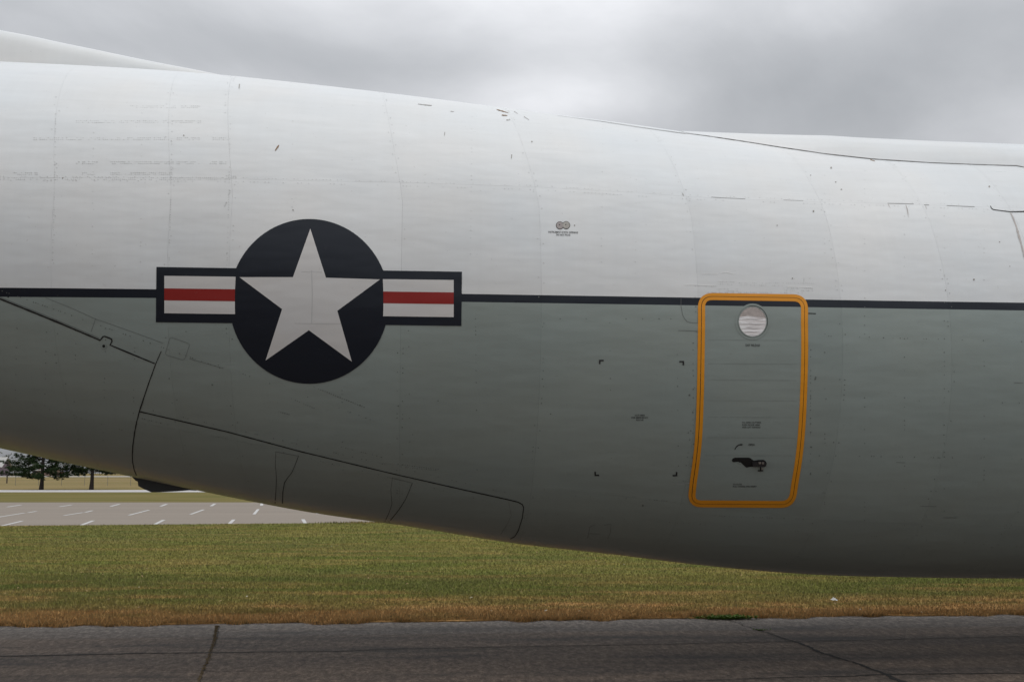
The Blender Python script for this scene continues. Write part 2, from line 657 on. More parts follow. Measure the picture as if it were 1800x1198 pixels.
# trailing fin stub that rises out of the fillet, above the picture
zf = zz[-1]
Vf = [(-9.0, 0.20, 5.5), (-9.0, -0.20, 5.5), (-9.0, 0.2, zf - .05), (-9.0, -0.2, zf - .05), (-13.6, 0.26, 5.5), (-13.6, -0.26, 5.5),
      (-13.9, 0.16, 11.5), (-13.9, -0.16, 11.5), (-11.4, 0.12, 11.5), (-11.4, -0.12, 11.5), (-13.9, 0.03, 11.5), (-13.9, -0.03, 11.5)]
mesh_obj('tail_fin', Vf, [(0, 2, 8, 6, 4), (1, 5, 7, 9, 3), (2, 3, 9, 8), (6, 8, 9, 7), (4, 6, 7, 5), (0, 1, 3, 2)], M_white, craft)

joint = [(1205, 233), (1250, 239), (1300, 246.5), (1360, 256), (1447, 269), (1533, 278.5), (1633, 285), (1720, 288.5), (1787, 290.5), (1800, 293)]
js, jp = unproj([(x, y + 1.0) for x, y in joint])
js = np.maximum.accumulate(js)
s_arr = np.concatenate([np.linspace(js[0], js[-1], 60), np.linspace(js[-1] + 0.2, S1 - .2, 20)])
tt = np.concatenate([np.linspace(0, 1, 13), ])
V = []; N = []
K = 26
for q in s_arr:
    p0 = float(np.interp(q, js, jp))
    p0 = min(p0, R(84))
    t = np.linspace(0, 1, K)
    p = p0 + (math.pi - 2 * p0) * t
    k = min(1.0, max(0.0, (q - js[0]) / 1.5))
    H = (0.112 * k**0.8)
    arc = np.clip((p - p0) / R(9), 0, 1) * np.clip((math.pi - p0 - p) / R(9), 0, 1)
    off = 0.0015 + H * np.sin(arc * math.pi / 2)**0.9
    v, n = skin(np.full(K, q), p, off)
    V.append(v)
V = np.concatenate(V)
n = len(s_arr)
faces = [(i * K + j, (i + 1) * K + j, (i + 1) * K + j + 1, i * K + j + 1) for i in range(n - 1) for j in range(K - 1)]
fairing = mesh_obj('wing_root_fairing', V, faces, M_white, craft, smooth=True)
ribbon('crown_seam', [(980, 203.5), (1060, 214), (1130, 224.5), (1205, 235)], [0.2, .5, .7], simple('crown_sealant', (0.40, .40, .39), .6), 0.002)
ribbon('fairing_seam', [(x, y + 1.2) for x, y in joint], [0.3, 0.6, 0.7, 0.8, 0.6, 0.8], simple('fairing_sealant', (0.26, .25, .24), .7), 0.0045, ragged=.35, step=6)
for pts in ([(1427, 246), (1435, 258)], [(1515, 255), (1522, 268)], [(1475, 250), (1473, 262)]):
    pass
# ------------------------------------------------------------------ markings
C = np.array((543.5, 529.5))
th = np.linspace(0, 2 * math.pi, 97)[:-1]
disc = np.stack([C[0] + 140.3 * np.cos(th), C[1] + 144.5 * np.sin(th)], -1)
ins = empty('national_insignia', (0, 0, 0)); ins.parent = craft
bars = [(275, 469), (812, 477.5), (811, 572.5), (274, 566)]
# dark border: left and right halves meet under the disc
fan('bar_border', bars, 0.0016, M_navy, center=C, rings=14, parent=ins)
fan('disc', disc, 0.0024, M_navy, center=C, rings=10, parent=ins)


def quad(name, q, off, mat):
    q = np.array(q, float)
    A = dense([q[0], q[1]], 9); B = dense([q[3], q[2]], 9)
    k = max(len(A), len(B))
    A = np.array([q[0] + (q[1] - q[0]) * i / (k - 1) for i in range(k)])
    B = np.array([q[3] + (q[2] - q[3]) * i / (k - 1) for i in range(k)])
    band(name, A, B, off, mat, False, ins, cross=4)


def arc_bar(name, x_out, ytop, ybot, side, off, mat, slope):
    """bar whose inner end follows a circle just outside the star's points"""
    ys = np.linspace(ytop, ybot, 9)
    rx = 130.5
    inner = [C[0] + side * rx * math.sqrt(max(0, 1 - ((y - C[1] + 0) / 300.)**2)) for y in ys]
    A = np.array([(x_out, y + slope * (x_out - C[0] - side * 130)) for y in ys])
    B = np.array([(xi, y) for xi, y in zip(inner, ys)])
    rows = 12
    band(name, A, B, off, mat, False, ins, cross=rows)


sl = 0.013
# left bar: x 289..~416, right bar: ~671..798
arc_bar('white_bar', 289, 486.3, 551.8, -1, 0.0032, M_inswhite, sl)
arc_bar('white_bar', 797.5, 490.5, 555.5, 1, 0.0032, M_inswhite, sl)
arc_bar('red_bar', 289, 508.2, 529.2, -1, 0.0042, M_red, sl)
arc_bar('red_bar', 797.5, 512.2, 532.8, 1, 0.0042, M_red, sl)
star = [(545.5, 402), (573, 488), (668, 491), (593, 546), (618.5, 635), (543, 580), (467, 633), (496, 543), (421, 487), (515, 487)]
fan('star', star, 0.0032, M_inswhite, center=(545, 530), rings=8, parent=ins)
# navy wedge between the star's point and each bar
ribbon('panel_edge', [(548, 475), (549, 520), (548, 568)], 1.0, M_faint, 0.0040, ins)
ribbon('panel_edge', [(518, 568), (548, 568.5), (600, 569)], 0.6, M_faint, 0.0040, ins)
ribbon('panel_edge', [(530, 478), (548, 478), (566, 478.5)], 0.6, M_faint, 0.0040, ins)

# ------------------------------------------------------------------ crew door
_yl = [(545, 1233.0), (600, 1232.4), (690, 1230.8), (740, 1229.2), (775, 1227.2), (807, 1223.9), (845, 1218.6), (862, 1216.3)]
_yr = [(552, 1413.8), (600, 1414.5), (690, 1412.6), (740, 1410.3), (775, 1407.6), (807, 1404.0), (845, 1397.9), (862, 1395.0)]
sideL = [(float(hermite(_yl, y)), y, 0) for y in np.linspace(562, 846, 22)]
sideR = [(float(hermite(_yr, y)), y, 0) for y in np.linspace(846, 566, 22)]
door_raw = [(1232.6, 520.6, 38)] + sideL + [(1214.2, 884.6, 30), (1391.8, 885.8, 30)] + sideR + [(1414.5, 523.4, 40)]
seam = dense(round_poly(door_raw, 0), 6, True)
dr = empty('crew_door', (0, 0, 0)); dr.parent = craft
cc = seam.mean(0)


def grow(P, d):
    q = offset_poly(P, d)
    if (np.linalg.norm(q - cc, axis=1).mean() > np.linalg.norm(P - cc, axis=1).mean()) != (d > 0):
        q = offset_poly(P, -d)
    return q


door_panel = fan('door_panel', grow(seam, -0.5), 0.003, M_skin, center=(1320, 690), rings=22, parent=dr, thick=.004)
band('outer_outline', grow(seam, 0.45), grow(seam, 6.0), 0.0022, M_orange, True, dr)
band('inner_outline', grow(seam, -0.55), grow(seam, -6.4), 0.0046, M_orange, True, dr)
band('door_seal', grow(seam, -1.0), grow(seam, 0.9), 0.0012, M_seal_shadow, True, dr)

# porthole with a crumpled white curtain behind the pane
m, gg, b = new_mat('curtain_cloth')
ob = gg.n('ShaderNodeTexCoord').outputs['Object']
fold = gg.noise(gg.scaled(ob, (1.6, 1, 26)), 2.4, 4, 0.6, 0.6)
gg.put(b, 'Base Color', gg.mix(gg.ramp(fold, [(0.35, 0.0), (0.55, 1.0)]), (0.80, 0.74, 0.72), (1.0, 0.98, 0.97)))
gg.put(b, 'Roughness', 0.9)
bump(gg, b, fold, 0.7, 0.02)
M_curtain = m
m, gg, b = new_mat('window_pane')
gg.put(b, 'Base Color', (0.9, 0.92, 0.92, 1)); gg.put(b, 'Roughness', 0.06)
mixs = gg.n('ShaderNodeMixShader', _0=0.96, _1=b, _2=gg.n('ShaderNodeBsdfTransparent'))
m.node_tree.nodes['Material Output'] if 'Material Output' in m.node_tree.nodes else None
for nd in m.node_tree.nodes:
    if nd.type == 'OUTPUT_MATERIAL': m.node_tree.links.new(mixs.outputs[0], nd.inputs[0])
M_pane = m


def circ(c, r, n=40, ry=None):
    t = np.linspace(0, 2 * math.pi, n + 1)[:-1]
    return np.stack([c[0] + r * np.cos(t), c[1] + (ry or r) * np.sin(t)], -1)


pc = (1322.5, 565.2)
win = empty('porthole', (0, 0, 0)); win.parent = dr
fan('curtain', circ(pc, 24.3, 40, 26), 0.0042, M_curtain, center=pc, rings=5, step=20, parent=win)
fan('window_top_shadow', [(1299.5, 557), (1303, 549), (1310, 543), (1322, 540.2), (1334, 543), (1342, 550), (1345.5, 558), (1330, 556.5), (1314, 555)],
    0.0052, simple('window_shadow_brown', (0.48, 0.42, 0.39), 0.9, 0.4, 30), center=(1322, 549), rings=3, parent=win)  # shadow at the top of the window, put into the colour
for yy, x0, x1, w in ((569.5, 1299, 1345, 1.6), (577, 1302, 1336, 1.8), (560.5, 1304, 1341, 0.8), (583.5, 1308, 1330, 0.9), (589, 1315, 1330, .8)):
    ribbon('curtain_fold_shade', [(x0, yy + .8), ((x0 + x1) / 2 - 4, yy - .8), ((x0 + x1) / 2 + 6, yy + .6), (x1, yy)], [0.3, w, w, 0.3], simple('fold_shade_colour', (0.58, 0.55, 0.54), 0.9), 0.0055, win, step=5)  # crease shade drawn as darker flat strips
fan('pane', circ(pc, 24.6, 40, 26.2), 0.0068, M_pane, center=pc, rings=4, step=20, parent=win)
band('rim', circ(pc, 24.2, 48, 25.8), circ(pc, 25.5, 48, 27.1), 0.0085, M_grey, True, win, thick=.005)
band('ring_frame', circ(pc, 27.0, 48, 28.4), circ(pc, 30.4, 48, 31.6), 0.0058, M_grey, True, win, thick=.003)
ribbon('rim_shadow', [tuple(q) for q in circ((pc[0] + 0.4, pc[1] - .2), 25.6, 48, 27.2)[33:]] + [tuple(q) for q in circ((pc[0] + 0.4, pc[1] - .2), 25.6, 48, 27.2)[:7]], [0.2, 0.9, 0.9, 0.2], M_seal_shadow, 0.0088, win, step=4)  # shadow along the rim, laid on as a black crescent

# handle in its pocket
hx = lambda x, y: (1270 + x / 13.31, 770 + y / 13.31)
pocket = [hx(*q) for q in [(215, 510), (235, 465), (290, 445), (600, 442), (650, 455), (700, 495), (740, 515), (820, 500), (960, 498), (1010, 530),
                           (1035, 580), (1010, 640), (960, 655), (760, 655), (650, 660), (560, 675), (520, 650), (470, 600), (430, 560), (380, 535), (240, 545)]]
hd = empty('door_handle', (0, 0, 0)); hd.parent = dr
M_black = simple('black_pocket', (0.006, 0.006, 0.006), 0.8)
fan('handle_pocket', pocket, 0.0044, M_black, center=hx(640, 570), rings=4, step=4, parent=hd)  # recess darkness painted on as a flat black plate
fan('pocket_lip', [hx(*q) for q in [(225, 550), (380, 545), (430, 575), (450, 600), (380, 572), (240, 575)]], 0.0046, M_grey, rings=2, step=4, parent=hd)


def solid(name, P, o0, o1, mat, parent, rings=3):
    return fan(name, P, o1, mat, rings=rings, step=3, thick=o1 - o0, parent=parent)


solid('lever', [hx(*q) for q in [(690, 540), (740, 525), (960, 520), (1005, 555), (1005, 600), (965, 625), (700, 620)]], 0.004, 0.03, simple('worn_black_handle', (0.03, 0.03, 0.033), 0.35, .3), hd)
solid('pivot', [hx(*q) for q in [(820, 510), (880, 505), (880, 545), (830, 550)]], 0.03, 0.036, M_metal, hd)
solid('pivot', [hx(*q) for q in [(900, 510), (950, 508), (950, 548), (905, 552)]], 0.03, 0.036, M_metal, hd)
solid('latch_stem', [hx(*q) for q in [(875, 650), (892, 650), (895, 735), (872, 735)]], 0.003, 0.012, M_black, hd)
solid('latch_foot', [hx(*q) for q in [(820, 735), (950, 735), (940, 755), (830, 757)]], 0.003, 0.010, M_dark, hd)
solid('latch_plate', [hx(*q) for q in [(905, 690), (950, 695), (950, 720), (905, 722)]], 0.003, 0.008, M_metal, hd)

# printed arrow
arc = [hx(*q) for q in [(285, 262), (300, 225), (325, 190), (355, 162), (390, 146), (430, 141)]]
ribbon('arrow', arc, [1.2, 1.9, 1.9], M_print, 0.0045, dr, step=2)
fan('arrow_head', [hx(*q) for q in [(420, 118), (485, 138), (425, 165)]], 0.0046, M_print, rings=2, step=3, parent=dr)


def lettering(text, x0, y0, x1, y1, off=0.0046, parent=None, mat=None, align='LEFT', name='stencil_text', slope=0.0):
    """text laid on the skin inside a measured box"""
    cu = bpy.data.curves.new('lettering', 'FONT')
    cu.body = text
    cu.align_x = align
    cu.space_line = 1.05
    cu.offset = 0.012
    cu.resolution_u = 2
    t = bpy.data.objects.new('lettering', cu)
    col.objects.link(t)
    dg = bpy.context.evaluated_depsgraph_get()
    me = t.evaluated_get(dg).to_mesh()
    v = np.array([q.co[:2] for q in me.vertices])
    fs = [tuple(p.vertices) for p in me.polygons]
    bpy.data.objects.remove(t)
    lo, hi = v.min(0), v.max(0)
    u = (v - lo) / (hi - lo)
    P = np.stack([x0 + u[:, 0] * (x1 - x0), y1 - u[:, 1] * (y1 - y0) + slope * (u[:, 0] - .5) * (x1 - x0)], -1)
    V, N = onskin(P, off)
    return mesh_obj(name, V, fs, mat or M_print, parent or craft)


lettering('EXIT RELEASE', 1310.5, 604.6, 1335.5, 608.6, parent=dr, slope=.01)
lettering('TO OPEN OUTSIDE,\nPUSH DOOR HERE\nAND LIFT HANDLE', 1304, 740.5, 1338, 751.5, parent=dr)
lettering('OPEN', 1315.5, 779, 1326, 782.5, parent=dr)
lettering('TO CLOSE\nPULL HANDLE AND INSERT', 1288, 848.8, 1330, 855.2, parent=dr)
lettering('CUT HERE\nFOR EMERGENCY\nRESCUE', 1110, 728, 1139.5, 739, 0.0012, align='CENTER')
lettering('INSTRUMENT STATIC OPENING\nDO NOT PLUG', 964, 406.6, 1016, 414.2, 0.0012, align='CENTER', slope=.02)

# cut-here corner marks
for x, y, dx, dy in ((1053, 632, 1, 1), (1202.5, 634, -1, 1), (1045, 836, 1, -1), (1190.5, 836.5, -1, -1)):
    L_, w = 8.2, 2.5
    P = [(x, y), (x + dx * L_, y), (x + dx * L_, y + dy * w), (x + dx * w, y + dy * w), (x + dx * w, y + dy * 7.5), (x, y + dy * 7.5)]
    fan('corner_mark', P, 0.0012, M_print, center=(x + dx * 1.2, y + dy * 1.2), rings=2, step=3)

# static ports
M_port = simple('bare_port_plate', (0.42, 0.40, 0.36), 0.45, 0.3, 50)
sp_ = empty('static_port', (0, 0, 0)); sp_.parent = craft
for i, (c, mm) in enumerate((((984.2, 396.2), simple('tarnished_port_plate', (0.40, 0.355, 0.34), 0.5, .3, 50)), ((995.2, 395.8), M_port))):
    fan('port_shadow', circ(c, 7.0, 24, 7.0), 0.0012 + .0001 * i, M_seal_shadow, center=c, rings=2, step=9, parent=sp_)  # plate's shadow drawn as a larger black disc beneath it
for i, (c, mm) in enumerate((((984.2, 396.2), simple('tarnished_port_plate', (0.40, 0.355, 0.34), 0.5, .3, 50)), ((995.2, 395.8), M_port))):
    fan('port_plate', circ(c, 6.1, 24, 6.1), 0.0024 + .0006 * i, mm, center=c, rings=2, step=9, parent=sp_)
    fan('port_hole', circ((c[0] - .8, c[1] - 0.8), 1.0, 10), 0.0034, M_seal_shadow, rings=1, step=9, parent=sp_)

# ------------------------------------------------------------------ doors in the tail, hatch, seams
tail = empty('petal_door', (0, 0, 0)); tail.parent = craft
ribbon('door_gap', [(-40, 507.5), (0, 525), (100, 565.5), (176, 597.8), (181, 591.5), (184, 590.6), (196, 595.5), (197, 599.5), (193.5, 606), (272, 638.6)],
       [3.2, 3.0, 3.0, 2.6, 2.4, 2.2], M_seal_shadow, 0.0016, tail, ragged=.15)
ribbon('door_lip', [(-40, 504.6), (0, 522), (100, 562.4), (174, 594)], 1.2, M_greyd, 0.0014, tail)
ribbon('door_gap', [(283.5, 616.5), (273.4, 640), (259, 680), (245, 722.7), (240, 742), (236.6, 760), (233.5, 783), (232.6, 799), (233, 811), (236, 826), (240, 834.5)],
       [1.0, 1.8, 2.0, 1.9, 1.9, 1.4], M_seal_shadow, 0.0016, tail, ragged=.15)
fan('hinge_bolt', circ((182.5, 608), 2.7, 12), 0.002, M_black, rings=1, step=9, parent=tail)
band('bolt_washer', circ((182.5, 608), 2.7, 14), circ((182.5, 608), 4.6, 14), 0.0022, M_grey, True, tail)
fan('bolt_head', circ((14.5, 521.5), 1.4, 8), 0.002, M_black, rings=1, step=9, parent=tail)
ribbon_sp('door_gap', [(-13, -93), (-6, -90.5), (-4.2, -88.5), (-3.1, -87.5)], 0.014, M_seal_shadow, 0.002, tail)

hat = empty('cargo_hatch', (0, 0, 0)); hat.parent = craft
ribbon('hatch_gap', [(245, 722.7), (400, 758.5), (526.7, 792.5), (680, 829.5), (816.7, 860.5), (893, 877.3), (911, 881.8), (918.5, 886), (920.5, 892), (918, 910), (911, 932), (905, 942), (897, 946.5)],
       [1.9, 1.9, 1.9, 1.7, 1.6, 1.8, 1.8, 1.2], M_seal_shadow, 0.0016, hat, ragged=.15)
ribbon_sp('hatch_gap', [(-2.2, -88.5), (-1.2, -87.3), (0.05, -86.2)], 0.012, M_seal_shadow, 0.0022, hat)
for pts, w in (([(525, 800), (519, 816), (513, 830), (505, 840), (500, 848), (497, 866), (496.5, 884)], [0.8, 1.0, 1.4, 1.8]),
               ([(485, 793), (484, 815), (486, 840), (485, 862), (483.5, 884)], [0.5, 0.6, 0.9, 1.5]),
               ([(725, 848), (719, 863), (713, 876.7), (706, 888), (700, 896.7), (691, 908), (683.5, 917)], [0.8, 1.0, 1.4, 1.8]),
               ([(690, 838), (687, 860), (689, 885), (684, 900), (676.7, 915.5)], [0.4, 0.5, 0.9, 1.4]),
               ([(894, 880), (899, 905), (889, 925), (880, 938)], [0.3, 0.4, 0.4, 0.9])):
    ribbon('hatch_frame_joint', pts, w, simple('hatch_joint_grime', (0.05, .052, .05), .7) if w[-1] > 1.2 else M_faintg, 0.0014, hat)
ribbon('hatch_step', [(484, 793), (525, 801)], 0.7, M_faintg, 0.0014, hat)
ribbon('hatch_step', [(690, 840), (725, 848)], 0.7, M_faintg, 0.0014, hat)

# ventral fairing hanging below the tail, on the keel
vp = on_plane([(238, 826), (243.7, 838.5), (249.5, 844.3), (252.7, 845.5), (253.7, 853.2), (264.8, 859), (276.4, 863.8), (286, 863.8), (319.7, 862.2), (340, 860.4), (352, 861), (330, 845)], 0.25)
n = len(vp)
Vv = [(q[0], 0.02, q[1]) for q in vp] + [(q[0], 0.42, q[1]) for q in vp]
o = mesh_obj('ventral_fairing', Vv, [tuple(range(n)), tuple(range(2 * n - 1, n - 1, -1))] + [(i, n + i, n + (i + 1) % n, (i + 1) % n) for i in range(n)], M_dark, craft)

# diagonal structure lines, doublers, vents
def fline(name, pts, w, mat=M_faintg, off=0.0012, **k):
    return ribbon(name, pts, w, mat, off, **k)


fline('longeron_seam', [(80, 523), (125, 541), (167, 560), (233, 583), (287, 603)], 0.6)
fline('longeron_seam', [(333, 630), (393, 647)], 0.6)
fline('longeron_seam', [(168, 560), (160, 583)], 0.6)
fline('access_panel_edge', [tuple(q) for q in round_poly([(299, 592, 4), (334, 604, 4), (324, 633, 5), (290, 623, 5)], 4)], 0.6, closed=True)
fline('door_guide_line', [(1197, 524), (1197, 538), (1199.6, 551.7), (1203, 559.5), (1208, 565), (1216, 567), (1229, 567.3)], 0.7)
fline('door_guide_line', [(1192, 580.5), (1229, 581.6)], 0.7)
fline('hinge_slot', [(1419, 550.4), (1434, 550.9)], 1.5, M_seal_shadow)
fline('edge_trim', [(1180, 849), (1198, 850), (1214, 848)], 0.8, simple('pale_edge', (0.42, 0.44, 0.44), .4))  # strip paler than the grey skin
for pts, w in (([(1250, 346.5), (1275, 348), (1310, 349.5)], 0.8), ([(1377, 351.5), (1412, 352.8)], 0.5), ([(1560, 357.5), (1580, 357.8), (1606, 358.7)], 1.0),
               ([(1624, 360.2), (1633, 360.6)], 1.3), ([(1664, 361.4), (1690, 362.6), (1713, 363.5)], 1.1)):
    ribbon('open_lap_joint', pts, w * .65, simple('joint_grime', (0.16, 0.15, 0.14), .7), 0.0014)
ribbon('access_door_gap', [(1741, 362), (1742.5, 366), (1746, 368.3), (1760, 370.3), (1776, 372.2), (1800, 371.8), (1830, 371)], [1.6, 1.1, 1.3, 1.8, 1.2], M_seal_shadow, 0.0016)
for pts, w, mm in (([(1776.5, 374), (1781, 383), (1787, 400), (1792, 418), (1798, 440), (1801, 455)], [1.4, 3.0, 3.4, 3.0, 1.0], 0),
                   ([(1592, 360), (1595, 368), (1597, 382)], [1.0, 1.6, .3], 0), ([(1561, 359), (1565, 366)], [1.0, .3], 0), ([(1627, 362), (1629, 368)], [.9, .3], 0)):
    ribbon('rust_run', pts, w, simple('rust_run_stain', (0.52, 0.48, 0.45), 0.6, .15, 40), 0.0010, ragged=.3, step=4)
# scratches and chipped paint
for pts, w, mm in (([(483.5, 265), (487, 260), (490.5, 255)], [1.2, 2.8, 1.0], M_rust), ([(735, 183), (745, 184.3), (759, 185.6)], [0.8, 1.1, .6], M_chip),
                   ([(873, 192.6), (883, 195.5), (894, 198.8)], [0.8, 1.8, .6], M_rust), ([(882, 202.5), (892, 203.3)], [1.6, .8], M_rust),
                   ([(904, 196), (910, 200)], [.7, .6], M_chip), ([(921, 205), (930, 211)], [.8, .6], M_chip), ([(890, 211), (897, 211)], [1.2, .6], M_chip),
                   ([(899.5, 272), (898.8, 279)], [2.0, .8], M_chip), ([(421, 148), (420, 156)], [1.8, 1.0], M_chip), ([(782, 232), (781, 239)], [1., .8], M_chip),
                   ([(1530, 281), (1538, 283.4)], [1.4, .8], M_rust), ([(792, 196), (798, 196.5)], [1.2, .8], M_chip), ([(1200, 340), (1202, 345)], [.9, .6], M_chip)):
    ribbon('paint_scratch', pts, w, mm, 0.0013, step=3, ragged=.4)
for x, y, r in ((258, 126, 1.3), (323, 238, 1.3), (515, 369, 1.3), (110, 313, 1.2), (1461, 295, 1.6), (1469, 320, 1.4), (1479, 333, 1.6), (1430, 371, 1.4), (1739, 328, 1.6),
                (1712, 491, 1.6), (1662, 510, 1.0), (935, 249, 1.3), (1010, 396, 1.2), (1425, 308, 1.0), (1366, 396, 1.0), (1393, 489, 1.2), (1775, 468, 1.), (1757, 425, 1.),
                (770, 704, 1.1), (968, 727, 1.), (633, 712, 1.2), (700, 713, 1.1), (373, 676, 1.2), (1212, 694, 1.6), (1434, 663, 1.1), (1426, 785, 1.4), (1210, 760, 1.2), (1130, 888, 1.6),
                (1420, 611, 1.2), (1425, 695, 1.0), (1433, 666, 1.2)):
    fan('paint_chip', circ((x, y), r, 7, r * rng.uniform(.7, 1.2)), 0.0012, M_rivetg if y > 540 else M_chip, rings=1, step=9)

# rivets
rv_w, rv_g = [], []


def rivets(pts, step, keep=1.0, jit=0.15):
    P = dense(pts, step)
    P = P[rng.uniform(0, 1, len(P)) < keep] + 0.0
    P = P + rng.normal(0, jit, P.shape)
    for q in P:
        if ((q[0] - 543.5) / 145)**2 + ((q[1] - 530) / 149)**2 < 1: continue
        if 272 < q[0] < 815 and 466 < q[1] < 575: continue
        (rv_w if q[1] < 504 + q[0] * .0155 else rv_g).append(q)


for y0, spans in ((139.5, [(40, 110), (240, 265), (315, 352)]), (156, [(40, 75), (200, 315)]), (186, [(230, 308), (320, 350)]), (212, [(135, 200), (210, 352)]),
                  (242, [(60, 300), (312, 350), (375, 400)]), (284, [(135, 170), (195, 350), (370, 400)]), (303, [(25, 65), (145, 165), (195, 302)]), (312, [(0, 410)])):
    for a, b in spans:
        for dy in (0, 3.0):
            rivets([(a, y0 + dy), (b, y0 + dy + .3)], 3.6, 0.62)
for a, b in zip(lapP[:-1], lapP[1:]):
    rivets([(a[0], a[1] - 3), (b[0], b[1] - 3)], 6.5, 0.5)
    rivets([(a[0], a[1] + 4), (b[0], b[1] + 4)], 6.5, 0.4)
for s in s_brk:
    for side in (-0.022, 0.022):
        pp = np.radians(np.arange(-72, 66, 1.1))
        V, _ = skin(np.array([s + side + lean(s, w_) for w_ in pp]), pp)
        Q = proj(to_world(V))
        for q in Q:
            if rng.uniform() < 0.16: rivets([q, q + .01], 5)
for x in (98, 303, 405):
    rivets([(x, 200), (x - 2, 320), (x - 6, 470)], 4.5, 0.5)
for dy in (0, 4):
    rivets([(398, 309 + dy), (414, 309.5 + dy)], 3.4)
rivets([(404, 335), (402, 343)], 3); rivets([(395, 362), (398, 356)], 3)
# above the crew door
for a, b, y in ((1264, 1290, 494.5), (1267, 1286, 499), (1264, 1296, 507), (1262, 1296, 510.5), (1300, 1430, 497), (1300, 1375, 500.5), (1378, 1428, 506), (1380, 1428, 509.5), (1245, 1410, 513.5), (1222, 1258, 502)):
    rivets([(a, y), (b, y + .6)], 3.4, .6)
rivets([(1413, 489), (1413, 498)], 4)
M_edge = simple('pale_doubler_edge', (0.95, 0.95, 0.93), .4, .05)  # edge strips paler than the white skin
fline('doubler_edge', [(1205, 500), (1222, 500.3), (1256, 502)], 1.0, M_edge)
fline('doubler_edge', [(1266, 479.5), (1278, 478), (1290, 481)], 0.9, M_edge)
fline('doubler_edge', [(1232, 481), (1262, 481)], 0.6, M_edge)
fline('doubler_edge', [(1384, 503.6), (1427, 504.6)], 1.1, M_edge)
# door rows
for y in (596, 638, 667, 703, 732, 768, 799, 830):
    xo = np.interp(y, [600, 768, 830], [0, -3, -9])
    rivets([(1244 + xo, y), (1400 + xo, y + 1)], 4.2, .45)
M_stiff = simple('stiffener_print_through', (0.268, 0.305, 0.288), .4, .15, 20)
for y in (597, 638.5, 667, 703, 732, 768, 799):
    xo = float(np.interp(y, [600, 768, 830], [0, -3, -9]))
    ribbon('stiffener_line', [(1245 + xo, y), (1322 + xo, y + .6), (1401 + xo, y + 1)], [.4, .8, .5], M_stiff, 0.0044, dr, ragged=.5)
rivets([(1363, 590), (1362, 635)], 3.5, .6)
for y in np.arange(600, 840, 12):
    rivets([(1425, y), (1425, y + 5)], 3, .35)
    rivets([(1219, y), (1218, y + 5)], 3, .25)
# diagonal rows along the lower body
for a, b, k in (((0, 510), (390, 647), .45), ((552, 680), (640, 715), .8), ((512, 700), (552, 717), .8), ((490, 723), (508, 728), .9), ((380, 640), (800, 790), .15),
                ((245, 715), (900, 868), .22), ((250, 735), (910, 893), .18), ((600, 785), (670, 803), .5), ((700, 815), (770, 824), .9), ((705, 820), (770, 826), .8),
                ((300, 560), (330, 585), .6), ((20, 700), (230, 760), .15), ((1000, 870), (1180, 880), .2), ((930, 900), (1800, 960), .14), ((960, 560), (1200, 560), .12),
                ((1440, 590), (1800, 600), .15), ((1440, 700), (1800, 708), .12), ((1440, 800), (1800, 806), .14), ((1240, 905), (1420, 912), .4)):
    rivets([a, b], 4.2, k)
for x in np.arange(600, 1210, 118):
    rivets([(x, 560), (x + 3, 860)], 7, .2)
for x in np.arange(1450, 1800, 70):
    rivets([(x, 300), (x, 930)], 8, .22)
for x in np.arange(30, 240, 52):
    rivets([(x, 570), (x - 5, 780)], 7, .22)
for x in (165, 250, 515, 620, 830, 1060, 1120):
    rivets([(x, 185), (x - 3, 480)], 7, .22)


def rivet_mesh(name, P, mat, r=0.0046):
    P = np.array(P)
    s, p = unproj(P)
    ok = np.abs(p) < R(88)
    s, p = s[ok], p[ok]
    V0, N0 = skin(s, p, 0.0022)
    V1, _ = skin(s, p, 0.0005)
    e1 = np.array([1.0, 0, 0])
    u = e1 - N0 * N0[:, :1]; u /= np.linalg.norm(u, axis=1, keepdims=True)
    v = np.cross(N0, u)
    rr = r * rng.uniform(.7, 1.2, len(s))[:, None]
    n = len(s); k = 6
    ring = [V1 + rr * (u * math.cos(a) + v * math.sin(a)) for a in np.arange(k) * 2 * math.pi / k]
    V = np.stack([V0] + ring, 1).reshape(-1, 3)
    faces = [(i * 7, i * 7 + 1 + j, i * 7 + 1 + (j + 1) % k) for i in range(n) for j in range(k)]
    o = mesh_obj(name, V, faces, mat, craft)
    o['kind'] = 'stuff'
    return o


rivet_mesh('rivet_rows', rv_w, M_rivet)
rivet_mesh('rivet_rows', rv_g, M_rivetg)
# small vents low on the body
for x, y, w in ((1583, 812, 8), (1632, 889, 14), (1670, 909, 12), (1790, 672, 8)):
    fline('drain_slot', [(x - w, y), (x + w, y + .5)], .7)
fline('low_panel_edge', [(1033, 945), (1037, 925), (1047, 921)], .7)
fline('low_panel_edge', [(1062, 922), (1074, 920), (1073, 935), (1068, 946)], .7)

# ------------------------------------------------------------------ ground


def gp(px, py, z=0.0):
    d = np.array([(px - 900) / F, 1.0, (599 - py) / F])
    y = d[1] * math.cos(PITCH) - d[2] * math.sin(PITCH)
    zz = d[1] * math.sin(PITCH) + d[2] * math.cos(PITCH)
    t = (z - CAMZ) / zz
    return np.array([d[0] * t, y * t, z])


